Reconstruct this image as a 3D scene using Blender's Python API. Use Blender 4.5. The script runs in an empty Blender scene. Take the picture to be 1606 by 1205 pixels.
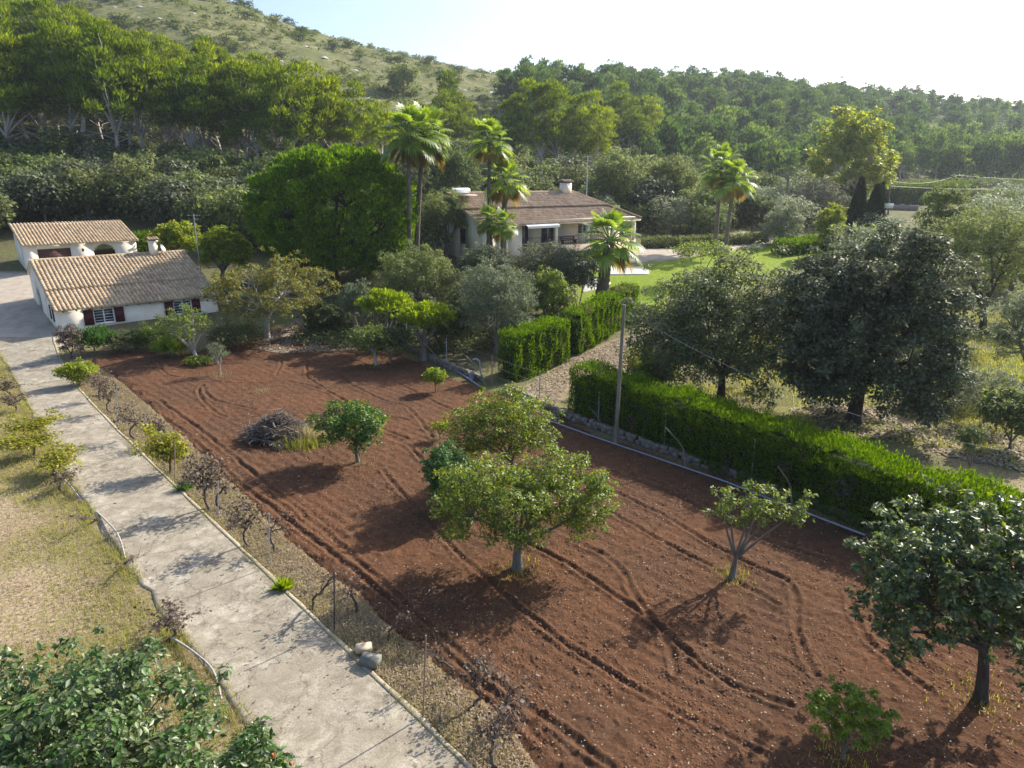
import bpy, math, random
import numpy as np
from mathutils import Vector
# ------------------------------------------------------------------ camera, sky, sun, exposure
SC = bpy.context.scene
COL = SC.collection
W0, H0, FPX = 1606.0, 1205.0, 1085.0
CAMH, PITCH = 12.0, math.radians(16.5)
SP, CP = math.sin(PITCH), math.cos(PITCH)
cd = bpy.data.cameras.new('camera'); cam = bpy.data.objects.new('camera', cd); COL.objects.link(cam)
cam.location = (0, 0, CAMH); cam.rotation_euler = (math.radians(90) - PITCH, 0, 0)
cd.sensor_fit = 'HORIZONTAL'; cd.sensor_width = 36.0; cd.lens = 36.0 * FPX / W0
cd.clip_start = 0.1; cd.clip_end = 6000
SC.camera = cam
SUN_DIR = Vector((0.76, 0.65, 0)).normalized()       # where the sun stands, seen from above
SUN_EL = math.radians(35)
world = bpy.data.worlds.new("World"); SC.world = world; world.use_nodes = True
wn = world.node_tree.nodes; wl = world.node_tree.links
bgn = wn['Background']; sky = wn.new('ShaderNodeTexSky'); sky.sky_type = 'NISHITA'; sky.sun_disc = False
sky.sun_elevation = SUN_EL; sky.sun_rotation = math.atan2(SUN_DIR.x, SUN_DIR.y)
sky.air_density = 0.85; sky.dust_density = 2.6; sky.ozone_density = 2.5; sky.altitude = 50
wl.new(sky.outputs[0], bgn.inputs[0]); bgn.inputs[1].default_value = 0.148
sd = bpy.data.lights.new('sun', 'SUN'); sun = bpy.data.objects.new('sun', sd); COL.objects.link(sun)
sd.energy = 4.8; sd.angle = math.radians(0.53); sd.color = (1.0, 0.93, 0.82)
sv = Vector((SUN_DIR.x * math.cos(SUN_EL), SUN_DIR.y * math.cos(SUN_EL), math.sin(SUN_EL)))
sun.rotation_euler = (-sv).to_track_quat('-Z', 'Y').to_euler(); sun.location = (30, 30, 60)
SC.view_settings.view_transform = 'Standard'; SC.view_settings.look = 'None'
SC.view_settings.exposure = 0.84; SC.view_settings.gamma = 1.0
USE_HAZE = True
SC.render.engine = 'CYCLES'
SC.cycles.max_bounces = 8; SC.cycles.transmission_bounces = 4; SC.cycles.diffuse_bounces = 3; SC.cycles.volume_bounces = 0
SC.cycles.caustics_reflective = False; SC.cycles.caustics_refractive = False

# ------------------------------------------------------------------ noise and terrain
_rt = np.random.RandomState(7).rand(256, 256)
def vn(x, y, s, seed=0):
    x = np.asarray(x, float) / s + seed * 17.31; y = np.asarray(y, float) / s + seed * 9.77
    xi = np.floor(x).astype(int); yi = np.floor(y).astype(int); fx = x - xi; fy = y - yi
    fx = fx * fx * (3 - 2 * fx); fy = fy * fy * (3 - 2 * fy)
    a = _rt[xi & 255, yi & 255]; b = _rt[(xi + 1) & 255, yi & 255]; c = _rt[xi & 255, (yi + 1) & 255]; d = _rt[(xi + 1) & 255, (yi + 1) & 255]
    return (a * (1 - fx) + b * fx) * (1 - fy) + (c * (1 - fx) + d * fx) * fy * 1.0
def fbm(x, y, s, seed=0, o=4):
    r = 0; a = 1; t = 0
    for i in range(o):
        r = r + a * vn(x, y, s / 2 ** i, seed + i); t += a; a *= .5
    return r / t
YS = [0, 42, 50, 58, 66, 78, 95, 120, 150, 200, 260, 330, 400, 470, 560, 700, 2500]
TT = {  # height of the land along bearings X/Y
 -1.5: [0, 0, 1.0, 2.0, 3.6, 5.5, 10, 17, 26, 44, 68, 92, 100, 96, 90, 80, 60],
 -.75: [0, 0, .8, 2.0, 3.4, 5.4, 10, 17, 26, 42, 66, 90, 98, 94, 88, 80, 60],
 -.58: [0, 0, .7, 1.9, 3.3, 5.2, 9.6, 16, 25, 40, 66, 98, 106, 98, 82, 70, 60],
 -.42: [0, 0, .3, 1.0, 2.4, 4.5, 8.4, 14, 22, 36, 60, 92, 96, 88, 74, 60, 50],
 -.19: [0, 0, .3, 1.0, 2.2, 4.0, 6.4, 10, 15, 27, 44, 65, 68, 62, 58, 50, 40],
  .04: [0, 0, .6, 1.6, 2.8, 4.4, 5.6, 8.6, 12, 22, 37, 53, 62, 60, 54, 45, 40],
  .20: [0, 0, .6, 1.5, 2.6, 3.8, 4.6, 7.0, 9.5, 17, 30, 46, 58, 58, 54, 45, 40],
  .36: [0, 0, .6, 1.5, 2.4, 3.4, 4.8, 6.6, 8.2, 12.5, 24, 40, 55, 62, 60, 50, 40],
  .57: [0, 0, .5, 1.2, 2.0, 3.0, 4.4, 6.4, 8.0, 10.4, 18, 31, 43, 53, 54, 48, 40],
  .75: [0, 0, .4, 1.0, 1.8, 2.8, 4.2, 6.2, 8.0, 10.4, 16, 27, 38, 47, 48, 45, 40],
 1.5:  [0, 0, .4, 1.0, 1.8, 2.8, 4.2, 6.2, 8.0, 10.0, 14, 22, 32, 40, 42, 40, 35]}
_ak = sorted(TT); _ga = np.linspace(-1.5, 1.5, 121); _gy = np.concatenate([np.linspace(0, 120, 121), np.linspace(123, 700, 193), np.linspace(710, 2500, 40)])
_cols = np.array([np.interp(_gy, YS, TT[k]) for k in _ak])
_G = np.array([[np.interp(a, _ak, _cols[:, j]) for j in range(len(_gy))] for a in _ga])
for _ in range(5):
    _P = np.pad(_G, 1, mode='edge'); _G = (_P[:-2, 1:-1] + _P[2:, 1:-1] + 2 * _P[1:-1, 1:-1]) / 4
for _ in range(4):
    _P = np.pad(_G, ((0, 0), (1, 1)), mode='edge'); _G = (_P[:, :-2] + _P[:, 2:] + 2 * _P[:, 1:-1]) / 4
def hz(x, y):
    x = np.asarray(x, float); y = np.asarray(y, float)
    a = np.clip(x / np.maximum(y, 30), -1.499, 1.499); yy = np.clip(y, 0, 2499)
    ia = (a + 1.5) / 3 * 120; i = np.floor(ia).astype(int); f = ia - i
    j = np.clip(np.searchsorted(_gy, yy, side='right') - 1, 0, len(_gy) - 2); g = (yy - _gy[j]) / (_gy[j + 1] - _gy[j])
    z = (_G[i, j] * (1 - f) + _G[i + 1, j] * f) * (1 - g) + (_G[i, j + 1] * (1 - f) + _G[i + 1, j + 1] * f) * g
    k = np.clip((y - 110) / 150, 0, 1)
    z = z + k * ((fbm(x, y, 60, 3) - .5) * 9 + (fbm(x, y, 12, 9, 2) - .5) * 1.6)
    return z + (fbm(x, y, 6, 5, 2) - .5) * .12 * np.clip((y - 40) / 10, 0, 1)
def h1(x, y): return float(hz(np.array([x]), np.array([y]))[0])
def ray(px, py):
    u = (px - W0 / 2) / FPX; v = (H0 / 2 - py) / FPX
    return u, CP + v * SP, -SP + v * CP
def G(px, py, dz=0.0):                      # where the line of sight meets the land
    u, dy, d = ray(px, py); t = 4.0; lt = t
    while t < 900:
        if CAMH + d * t <= h1(u * t, dy * t) + dz: break
        lt = t; t += 0.5 + t * .01
    for _ in range(18):
        m = (lt + t) / 2
        if CAMH + d * m <= h1(u * m, dy * m) + dz: t = m
        else: lt = m
    return Vector((u * t, dy * t, CAMH + d * t - dz))
def atY(px, Y):                             # land point at distance Y in the picture column px
    py = 300.0
    for _ in range(6):
        u, dy, d = ray(px, py); t = Y / dy; z = h1(u * t, Y)
        q = (CAMH - z) / Y; v = (q * -CP + SP) / (CP + q * SP) if True else 0
        py = H0 / 2 - v * FPX
    return Vector((u * t, Y, z))
def R3(px, py, Y):                          # point on the line of sight at distance Y
    u, dy, d = ray(px, py); t = Y / dy
    return Vector((u * t, Y, CAMH + d * t))
def depth(p): return p.y * CP + (CAMH - p.z) * SP
def proj(p):
    d = depth(p); v = (p.z - CAMH) * CP + p.y * SP
    return W0 / 2 + FPX * p.x / d, H0 / 2 - FPX * v / d

# ------------------------------------------------------------------ object helpers
def tag(o, label=None, cat=None, group=None, kind=None):
    if label: o['label'] = label
    if cat: o['category'] = cat
    if group: o['group'] = group
    if kind: o['kind'] = kind
    return o
def empty(name, loc, label, cat, group=None, rz=0.0):
    o = bpy.data.objects.new(name, None); COL.objects.link(o); o.location = loc; o.rotation_euler = (0, 0, rz)
    o.empty_display_size = .2
    return tag(o, label, cat, group)
def link(name, me, mats, parent=None):
    if mats is not None:
        for m in (mats if isinstance(mats, (list, tuple)) else [mats]): me.materials.append(m)
    o = bpy.data.objects.new(name, me); COL.objects.link(o)
    if parent is not None: o.parent = parent
    return o
def qm(V, F, name='mesh', mi=None, smooth=False):
    V = np.asarray(V, dtype=np.float32); F = np.asarray(F, dtype=np.int32); k = F.shape[1]
    me = bpy.data.meshes.new(name)
    me.vertices.add(len(V)); me.vertices.foreach_set('co', V.ravel())
    me.loops.add(F.size); me.loops.foreach_set('vertex_index', F.ravel())
    me.polygons.add(len(F)); me.polygons.foreach_set('loop_start', np.arange(len(F), dtype=np.int32) * k)
    if mi is not None: me.polygons.foreach_set('material_index', np.asarray(mi, dtype=np.int32))
    if smooth: me.polygons.foreach_set('use_smooth', np.ones(len(F), dtype=bool))
    me.update(calc_edges=True); me.validate()
    return me
class MB:                                    # collects quads
    def __init__(s): s.v = []; s.f = []; s.n = 0; s.m = []
    def add(s, V, F, m=0):
        V = np.asarray(V, float).reshape(-1, 3); F = np.asarray(F, int).reshape(-1, 4)
        s.v.append(V); s.f.append(F + s.n); s.n += len(V); s.m.append(np.full(len(F), m)); return s
    def box(s, c, d, rz=0.0, m=0, jit=0, rs=None):
        x, y, z = [q / 2 for q in d]
        P = np.array([[-x, -y, -z], [x, -y, -z], [x, y, -z], [-x, y, -z], [-x, -y, z], [x, -y, z], [x, y, z], [-x, y, z]])
        if jit: P = P + (rs.rand(8, 3) - .5) * jit
        ca, sa = math.cos(rz), math.sin(rz)
        P = np.stack([P[:, 0] * ca - P[:, 1] * sa, P[:, 0] * sa + P[:, 1] * ca, P[:, 2]], 1) + np.array(c)
        return s.add(P, [[0, 3, 2, 1], [4, 5, 6, 7], [0, 1, 5, 4], [1, 2, 6, 5], [2, 3, 7, 6], [3, 0, 4, 7]], m)
    def tube(s, pts, rad, k=6, m=0, cap=True):
        P = np.array(pts, float); n = len(P); rad = np.broadcast_to(np.asarray(rad, float), (n,))
        T = np.gradient(P, axis=0); T /= (np.linalg.norm(T, axis=1, keepdims=True) + 1e-9)
        ref = np.array([0, 0, 1.]) if abs(T[0][2]) < .9 else np.array([1., 0, 0])
        A = np.cross(T, ref); A /= (np.linalg.norm(A, axis=1, keepdims=True) + 1e-9); B = np.cross(T, A)
        an = np.linspace(0, 2 * np.pi, k, endpoint=False)
        V = P[:, None] + rad[:, None, None] * (A[:, None] * np.cos(an)[None, :, None] + B[:, None] * np.sin(an)[None, :, None])
        i = np.arange(n - 1)[:, None] * k; j = np.arange(k)[None]; j2 = (j + 1) % k
        F = np.stack([i + j, i + j2, i + k + j2, i + k + j], -1).reshape(-1, 4)
        s.add(V.reshape(-1, 3), F, m)
        if cap:
            for e, q in ((0, P[0]), (n - 1, P[-1])):
                ring = V[e]; C = np.vstack([ring, q[None]])
                s.add(C, [[a, (a + 1) % k, k, k] if False else [a, (a + 1) % k, (a + 2) % k, k] for a in range(0, k, 2)], m)
        return s
    def me(s, name='mesh', smooth=False):
        return qm(np.vstack(s.v), np.vstack(s.f), name, np.concatenate(s.m), smooth)
    def obj(s, name, mats, parent=None, smooth=False): return link(name, s.me(name, smooth), mats, parent)

# ------------------------------------------------------------------ material helpers
def newmat(name):
    m = bpy.data.materials.new(name); m.use_nodes = True; nt = m.node_tree; nt.nodes.clear()
    out = nt.nodes.new('ShaderNodeOutputMaterial'); return m, nt, out
def nd(nt, t, ins=None, **props):
    n = nt.nodes.new(t)
    for k, v in props.items(): setattr(n, k, v)
    for k, v in (ins or {}).items():
        if hasattr(v, 'links') or isinstance(v, bpy.types.NodeSocket): nt.links.new(v, n.inputs[k])
        else: n.inputs[k].default_value = v
    return n
def c4(c): return (c[0], c[1], c[2], 1.0)
def ramp(nt, fac, stops, interp='LINEAR'):
    r = nt.nodes.new('ShaderNodeValToRGB'); r.color_ramp.interpolation = interp; e = r.color_ramp.elements
    while len(e) < len(stops): e.new(.5)
    for el, (p, c) in zip(e, stops): el.position = p; el.color = c4(c) if not isinstance(c, (int, float)) else (c, c, c, 1)
    nt.links.new(fac, r.inputs[0]); return r.outputs[0]
def mix(nt, f, a, b, bt='MIX'):
    n = nt.nodes.new('ShaderNodeMix'); n.data_type = 'RGBA'; n.blend_type = bt
    for k, v in ((0, f), (6, a), (7, b)):
        if isinstance(v, bpy.types.NodeSocket): nt.links.new(v, n.inputs[k])
        else: n.inputs[k].default_value = v if k == 0 else c4(v)
    return n.outputs[2]
def noise(nt, vec, scale, detail=4, rough=.55, dist=0):
    return nd(nt, 'ShaderNodeTexNoise', {'Vector': vec, 'Scale': scale, 'Detail': detail, 'Roughness': rough, 'Distortion': dist}).outputs[0]
def bump(nt, h, s=.5, d=.05, n=None):
    b = nd(nt, 'ShaderNodeBump', {'Height': h, 'Strength': s, 'Distance': d})
    if n is not None: nt.links.new(n, b.inputs['Normal'])
    return b.outputs[0]
def prin(nt, out, col, rough=.8, nrm=None, spec=.3, metal=0.0):
    p = nd(nt, 'ShaderNodeBsdfPrincipled', {'Roughness': rough, 'Specular IOR Level': spec, 'Metallic': metal})
    if isinstance(col, bpy.types.NodeSocket): nt.links.new(col, p.inputs['Base Color'])
    else: p.inputs['Base Color'].default_value = c4(col)
    if nrm is not None: nt.links.new(nrm, p.inputs['Normal'])
    if out is not None: nt.links.new(p.outputs[0], out.inputs[0])
    return p
def leafmat(name, cs, trans=.38, tcol=None, rough=.5, spec=.35, var=.35):
    # cs: colours met from leaf to leaf
    m, nt, out = newmat(name)
    ge = nd(nt, 'ShaderNodeNewGeometry'); oi = nd(nt, 'ShaderNodeObjectInfo')
    cs = [(r * 1.1, g * 1.03, b * .85) if g > r * 1.35 else (r, g, b) for r, g, b in cs]; n = len(cs); col = ramp(nt, ge.outputs['Random Per Island'], [(i / max(n - 1, 1), c) for i, c in enumerate(cs)])
    mr = nd(nt, 'ShaderNodeMapRange', {'Value': oi.outputs['Random'], 'To Min': 1 - var, 'To Max': 1 + var * .6})
    mh = nd(nt, 'ShaderNodeMapRange', {'Value': oi.outputs['Random'], 'To Min': .5 + .018 * (var / .35), 'To Max': .5 - .014 * (var / .35)})
    hs = nd(nt, 'ShaderNodeHueSaturation', {'Hue': mh.outputs[0], 'Saturation': 1.0, 'Value': mr.outputs[0], 'Color': col}).outputs[0]
    p = prin(nt, None, hs, rough, None, spec)
    tc = nd(nt, 'ShaderNodeHueSaturation', {'Hue': .485, 'Saturation': 1.15, 'Value': 1.9, 'Color': hs}).outputs[0] if tcol is None else mix(nt, .6, hs, tcol)
    t = nd(nt, 'ShaderNodeBsdfTranslucent', {'Color': tc})
    mx = nd(nt, 'ShaderNodeMixShader', {0: trans, 1: p.outputs[0], 2: t.outputs[0]})
    nt.links.new(mx.outputs[0], out.inputs[0]); return m
def simple(name, col, rough=.7, spec=.3, metal=0.0, ns=None, amt=.25, bs=0, bd=.01, obj=True):
    m, nt, out = newmat(name); tc = nd(nt, 'ShaderNodeTexCoord').outputs['Object']
    c = col; nm = None
    if ns:
        f = noise(nt, tc, ns, 5, .6)
        c = ramp(nt, f, [(.25, tuple(q * (1 - amt) for q in col)), (.75, tuple(min(1, q * (1 + amt)) for q in col))])
        if bs: nm = bump(nt, f, bs, bd)
    prin(nt, out, c, rough, nm, spec, metal); return m
def bark(name, c1, c2, sc=8):
    m, nt, out = newmat(name); tc = nd(nt, 'ShaderNodeTexCoord').outputs['Object']
    mp = nd(nt, 'ShaderNodeMapping', {'Vector': tc, 'Scale': (1, 1, .25)}).outputs[0]
    f = noise(nt, mp, sc, 6, .7); c = ramp(nt, f, [(.3, c1), (.7, c2)])
    prin(nt, out, c, .9, bump(nt, f, .8, .03), .15); return m

M = {}
M['bark_grey'] = bark('bark_grey', (.10, .085, .07), (.26, .235, .2), 6)
M['bark_pale'] = bark('bark_pale', (.3, .265, .23), (.6, .55, .49), 4)
M['bark_dark'] = bark('bark_dark', (.035, .028, .022), (.11, .09, .07), 6)
M['bark_silver'] = bark('bark_silver', (.26, .245, .22), (.5, .48, .44), 9)
M['bark_palm'] = bark('bark_palm', (.10, .08, .06), (.24, .2, .16), 10)
M['vine_wood'] = bark('vine_wood', (.05, .04, .035), (.16, .13, .11), 12)
M['citrus'] = leafmat('citrus_leaves', [(.05, .095, .014), (.095, .16, .022), (.16, .23, .035), (.26, .31, .06)], .42, rough=.45, spec=.5, var=.05)
M['citrus_blue'] = leafmat('blue_citrus_leaves', [(.03, .085, .02), (.055, .135, .035), (.1, .2, .06)], .36, rough=.45, spec=.45, var=.1)
M['citrus_bright'] = leafmat('bright_leaves', [(.09, .16, .014), (.17, .26, .025), (.28, .36, .05)], .45, rough=.5, var=.05)
M['yellow_leaf'] = leafmat('yellow_leaves', [(.15, .19, .015), (.28, .30, .02), (.42, .40, .04)], .42, rough=.5, var=.05)
M['persimmon'] = leafmat('persimmon_leaves', [(.035, .06, .03), (.075, .115, .052), (.12, .17, .08), (.17, .23, .11)], .28, rough=.4, spec=.55, var=.05)
M['autumn'] = leafmat('autumn_leaves', [(.10, .11, .022), (.19, .19, .032), (.29, .27, .045), (.25, .16, .06)], .36, rough=.6, var=.02)
M['dead_leaf'] = leafmat('dead_leaves', [(.09, .065, .045), (.16, .125, .09), (.24, .19, .14)], .2, rough=.85, spec=.05, var=.2)
M['grey_dead'] = leafmat('grey_dead_leaves', [(.09, .07, .055), (.16, .13, .105), (.25, .2, .16)], .2, rough=.85, spec=.1, var=.2)
M['olive'] = leafmat('olive_leaves', [(.11, .14, .075), (.18, .215, .12), (.27, .31, .19)], .3, rough=.6, spec=.3, var=.22)
M['olive_green'] = leafmat('grey_green_leaves', [(.075, .105, .035), (.14, .185, .06), (.23, .28, .10)], .34, rough=.6, spec=.3, var=.22)
M['oak'] = leafmat('oak_leaves', [(.055, .075, .03), (.125, .155, .06), (.225, .255, .115)], .36, rough=.7, spec=.15, var=.35)
M['oak_silver'] = leafmat('silvery_oak_leaves', [(.05, .066, .034), (.105, .128, .064), (.20, .225, .125)], .28, rough=.55, spec=.3, var=.15)
M['pine'] = leafmat('pine_needles', [(.075, .115, .018), (.14, .205, .028), (.215, .29, .042)], .38, rough=.7, spec=.1, var=.35)
M['pine_far'] = leafmat('far_pine_needles', [(.055, .105, .034), (.10, .17, .05), (.155, .24, .075)], .36, rough=.7, spec=.1, var=.45)
M['stone_pine'] = leafmat('stone_pine_needles', [(.035, .085, .008), (.085, .18, .014), (.16, .28, .022)], .36, rough=.6, spec=.15, var=.02)
M['palm'] = leafmat('palm_leaves', [(.11, .18, .035), (.17, .26, .05), (.26, .35, .09)], .45, rough=.42, spec=.5, var=.1)
M['palm_old'] = leafmat('old_palm_leaves', [(.22, .18, .05), (.3, .24, .06), (.25, .17, .08)], .3, rough=.7, spec=.2, var=.1)
M['thuja'] = leafmat('hedge_leaves', [(.035, .085, .007), (.068, .145, .012), (.125, .225, .022)], .38, rough=.75, spec=.08, var=.03)
M['poplar'] = leafmat('poplar_leaves', [(.15, .19, .03), (.24, .29, .045), (.36, .39, .08)], .42, rough=.5, spec=.3, var=.02)
M['cypress'] = leafmat('cypress_leaves', [(.012, .028, .01), (.02, .042, .014), (.03, .055, .018)], .15, rough=.7, spec=.1, var=.1)
M['scrub'] = leafmat('scrub_leaves', [(.05, .078, .02), (.095, .135, .032), (.155, .2, .052)], .28, rough=.75, spec=.1, var=.35)
M['grass_dry'] = leafmat('dry_grass_blades', [(.32, .26, .15), (.42, .36, .22), (.3, .28, .12), (.2, .21, .06)], .35, rough=.85, spec=.1, var=.02)
M['grass_green'] = leafmat('green_grass_blades', [(.17, .21, .035), (.27, .30, .055), (.4, .39, .11)], .45, rough=.75, spec=.15, var=.05)
M['reed'] = leafmat('reed_leaves', [(.05, .09, .02), (.08, .13, .03), (.13, .17, .05)], .35, rough=.6, var=.1)
M['litter'] = leafmat('dry_litter', [(.12, .085, .055), (.24, .18, .12), (.4, .32, .23), (.3, .24, .15)], .12, rough=.85, spec=.1, var=.02)
M['fruit'] = simple('orange_fruit', (.5, .12, .015), .4)

# ------------------------------------------------------------------ the land
def poly(pts): return np.array([G(*p)[:2] for p in pts])
def inpoly(x, y, P):
    r = np.zeros(x.shape, bool); n = len(P)
    for i in range(n):
        x1, y1 = P[i]; x2, y2 = P[(i + 1) % n]
        c = ((y1 > y) != (y2 > y)) & (x < (x2 - x1) * (y - y1) / (y2 - y1 + 1e-12) + x1); r ^= c
    return r
def pdist(x, y, P, closed=True):
    d = np.full(x.shape, 1e9); n = len(P)
    for i in range(n if closed else n - 1):
        a = P[i]; b = P[(i + 1) % n]; ab = b - a; L = (ab ** 2).sum() + 1e-9
        t = np.clip(((x - a[0]) * ab[0] + (y - a[1]) * ab[1]) / L, 0, 1)
        d = np.minimum(d, np.hypot(x - a[0] - t * ab[0], y - a[1] - t * ab[1]))
    return d
def sdist(x, y, P): return np.where(inpoly(x, y, P), 1, -1) * pdist(x, y, P)
def smooth(pts, n=8):
    P = np.array(pts, float); out = []
    for i in range(len(P) - 1):
        p0 = P[max(i - 1, 0)]; p1 = P[i]; p2 = P[i + 1]; p3 = P[min(i + 2, len(P) - 1)]
        for t in np.arange(n) / n:
            out.append(.5 * ((2 * p1) + (-p0 + p2) * t + (2 * p0 - 5 * p1 + 4 * p2 - p3) * t * t + (-p0 + 3 * p1 - 3 * p2 + p3) * t ** 3))
    out.append(P[-1]); return np.array(out)
SOILB = [(880, 1260), (790, 1130), (700, 1060), (610, 985), (520, 905), (420, 822), (345, 740), (290, 690), (235, 640), (190, 600), (140, 562), (200, 550), (300, 556), (360, 536), (430, 515), (545, 512), (600, 540), (700, 588), (765, 612), (875, 654), (965, 692), (1130, 748), (1270, 804), (1380, 846), (1500, 890), (1640, 935)]
soilP = poly(SOILB)
soilP = np.vstack([soilP, [[24, 13]], [[20, 6.5]], [[3, 6.5]], [[1.6, 9.5]]])
lawnP = poly([(905, 492), (905, 440), (925, 425), (985, 415), (1060, 408), (1110, 395), (1215, 386), (1290, 372), (1330, 388), (1290, 405), (1200, 440), (1080, 480), (985, 500)])
drvP = poly([(975, 412), (1055, 408), (1110, 397), (1180, 389), (1222, 381), (1228, 371), (1215, 361), (1150, 366), (1120, 384), (1010, 389), (975, 396)])
oliveP = poly([(1120, 680), (1250, 640), (1500, 560), (1600, 470), (1900, 470), (1900, 760), (1606, 720), (1350, 690)])
fieldP = poly([(1420, 309), (1520, 312), (1700, 315), (1800, 302), (1700, 294), (1480, 301)])
roadP = poly([(1385, 342), (1430, 344), (1470, 338), (1440, 334)])
tanP = poly([(-300, 760), (0, 780), (60, 810), (110, 880), (150, 960), (130, 1010), (-300, 1010)])
pathP = poly([(800, 625), (850, 590), (900, 562), (965, 535), (1030, 520), (1060, 560), (1000, 590), (900, 590), (870, 640), (880, 668)])
courtP = poly([(-260, 560), (-260, 440), (-60, 428), (60, 428), (75, 480), (100, 530), (90, 560), (0, 575)])
def build_land():
    ys = np.concatenate([np.arange(-14, 62, .27), 62 * np.cumprod(np.full(150, 1.0157)), [900, 1200, 1800, 2500]]) 
    s = np.linspace(-1, 1, 430); s = np.sign(s) * np.abs(s) ** 1.15
    Y, S = np.meshgrid(ys, s, indexing='ij'); X = S * (16 + np.clip(Y, 0, None) * 1.12)
    Z = hz(X, Y)
    jx = X + (fbm(X, Y, 1.6, 21) - .5) * 1.4; jy = Y + (fbm(X, Y, 1.6, 27) - .5) * 1.4
    sd = sdist(jx, jy, soilP); Z = Z - np.clip(sd * .5, 0, .12)
    n1 = fbm(X, Y, 4, 31); n2 = fbm(X, Y, 1.2, 33)
    soft = lambda d, w: np.clip(d / w + .5, 0, 1)
    lawn = soft(sdist(jx, jy, lawnP), .8)
    gravel = soft(sdist(jx, jy, drvP), .6)
    oliv = soft(sdist(jx, jy, oliveP), 3)
    path = soft(sdist(jx, jy, pathP), 1.0)
    field = soft(sdist(X, Y, fieldP), 6)
    court = soft(sdist(jx, jy, courtP), .4)
    soil = soft(sd + .1, .8)
    hill = np.clip((Y - 150) / 40, 0, 1) * np.clip((.12 - X / np.maximum(Y, 30)) / .1, 0, 1)
    hill = np.maximum(hill, np.clip((Y - 375) / 50, 0, 1) * .8)
    wood = np.maximum(np.clip((Y - 45) / 10, 0, 1), .9 * np.clip((1 - soil) * soft(Y - (31.5 - (X - 5) * .8), 3) * (X > -8) * (1 - path), 0, 1)) * (1 - hill) * (1 - lawn) * (1 - gravel) * (1 - field)
    a = X / np.maximum(Y, 20)
    behind = (1 - soil) * soft(Y - (30.6 - (X - 5) * .8) , 2) * (X > -8)     # beyond the wire fence
    litter = np.clip(np.maximum(path, behind * (Y < 36) * np.clip(n1 * 5 - 2.3, 0, 1)), 0, 1) * (1 - soil) * (1 - lawn)
    litter = np.maximum(litter, .95 * soft(sdist(X + (n1 - .5) * 5, Y + (n2 - .5) * 4, tanP), 2.0))
    verge = soft(-3.0 - X - np.clip(Y - 10, 0, 99) * .55, 4)
    green = np.clip((n1 - .42) * 4, 0, 1) * np.clip(oliv + .25, 0, 1)
    me = qm(np.stack([X, Y, Z], -1).reshape(-1, 3), (lambda i, j: np.stack([i * len(s) + j, i * len(s) + j + 1, (i + 1) * len(s) + j + 1, (i + 1) * len(s) + j], -1).reshape(-1, 4))(*np.meshgrid(np.arange(len(ys) - 1), np.arange(len(s) - 1), indexing='ij')), 'land', smooth=True)
    for nm, ch in (('za', (lawn, litter, wood)), ('zb', (soil, hill, np.maximum(gravel, court))), ('zc', (green, field, path))):
        at = me.color_attributes.new(nm, 'FLOAT_COLOR', 'POINT')
        at.data.foreach_set('color', np.stack([*[c.ravel() for c in ch], np.ones(X.size)], -1).astype(np.float32).ravel())
    m, nt, out = newmat('land'); P = nd(nt, 'ShaderNodeNewGeometry').outputs['Position']
    A = nd(nt, 'ShaderNodeSeparateColor', {0: nd(nt, 'ShaderNodeVertexColor', layer_name='za').outputs[0]}).outputs
    B = nd(nt, 'ShaderNodeSeparateColor', {0: nd(nt, 'ShaderNodeVertexColor', layer_name='zb').outputs[0]}).outputs
    Cc = nd(nt, 'ShaderNodeSeparateColor', {0: nd(nt, 'ShaderNodeVertexColor', layer_name='zc').outputs[0]}).outputs
    nf = noise(nt, P, 9, 6, .75); nm = noise(nt, P, 1.3, 5, .7); nl = noise(nt, P, .25, 4, .6); nh = noise(nt, P, .09, 6, .7); nhf = noise(nt, P, .5, 5, .75)
    dry = ramp(nt, nf, [(.3, (.07, .05, .03)), (.45, (.2, .15, .09)), (.6, (.34, .27, .17)), (.75, (.55, .46, .33))])
    grs = ramp(nt, nf, [(.3, (.06, .07, .015)), (.55, (.19, .19, .05)), (.75, (.34, .3, .11))])
    c = mix(nt, ramp(nt, nm, [(.5, 0.0), (.68, .8)]), dry, grs)
    wd = ramp(nt, nm, [(.3, (.03, .035, .012)), (.6, (.075, .08, .028)), (.8, (.14, .12, .06))])
    wd = mix(nt, ramp(nt, nf, [(.42, 0.0), (.62, .75)]), wd, (.25, .22, .13)); wd = mix(nt, ramp(nt, nf, [(.3, .7), (.45, 0.0)]), wd, (.02, .022, .01))
    c = mix(nt, A[2], c, wd)
    lit = ramp(nt, nf, [(.3, (.08, .06, .04)), (.45, (.24, .18, .115)), (.6, (.42, .33, .22)), (.75, (.62, .52, .38))])
    c = mix(nt, A[1], c, lit)
    gr2 = ramp(nt, nf, [(.3, (.06, .08, .012)), (.6, (.18, .2, .035)), (.8, (.32, .31, .08))])
    c = mix(nt, Cc[0], c, gr2)
    lw = ramp(nt, nm, [(.3, (.13, .2, .02)), (.7, (.22, .3, .035))])
    c = mix(nt, A[0], c, lw); c = mix(nt, Cc[1], c, (.24, .32, .05))
    hl = ramp(nt, nhf, [(.32, (.05, .07, .022)), (.44, (.11, .13, .045)), (.54, (.21, .19, .085)), (.66, (.30, .25, .13)), (.76, (.38, .33, .24))])
    hb = ramp(nt, nhf, [(.3, (.07, .085, .025)), (.7, (.18, .185, .065))])
    hl = mix(nt, ramp(nt, nh, [(.4, 0.0), (.55, 1.0)]), hl, hb)
    c = mix(nt, B[1], c, hl)
    gv = ramp(nt, nm, [(.3, (.33, .28, .22)), (.7, (.5, .43, .34))])
    c = mix(nt, B[2], c, gv)
    sl = ramp(nt, nf, [(.3, (.06, .026, .014)), (.6, (.16, .07, .035)), (.85, (.3, .18, .1))])
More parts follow.
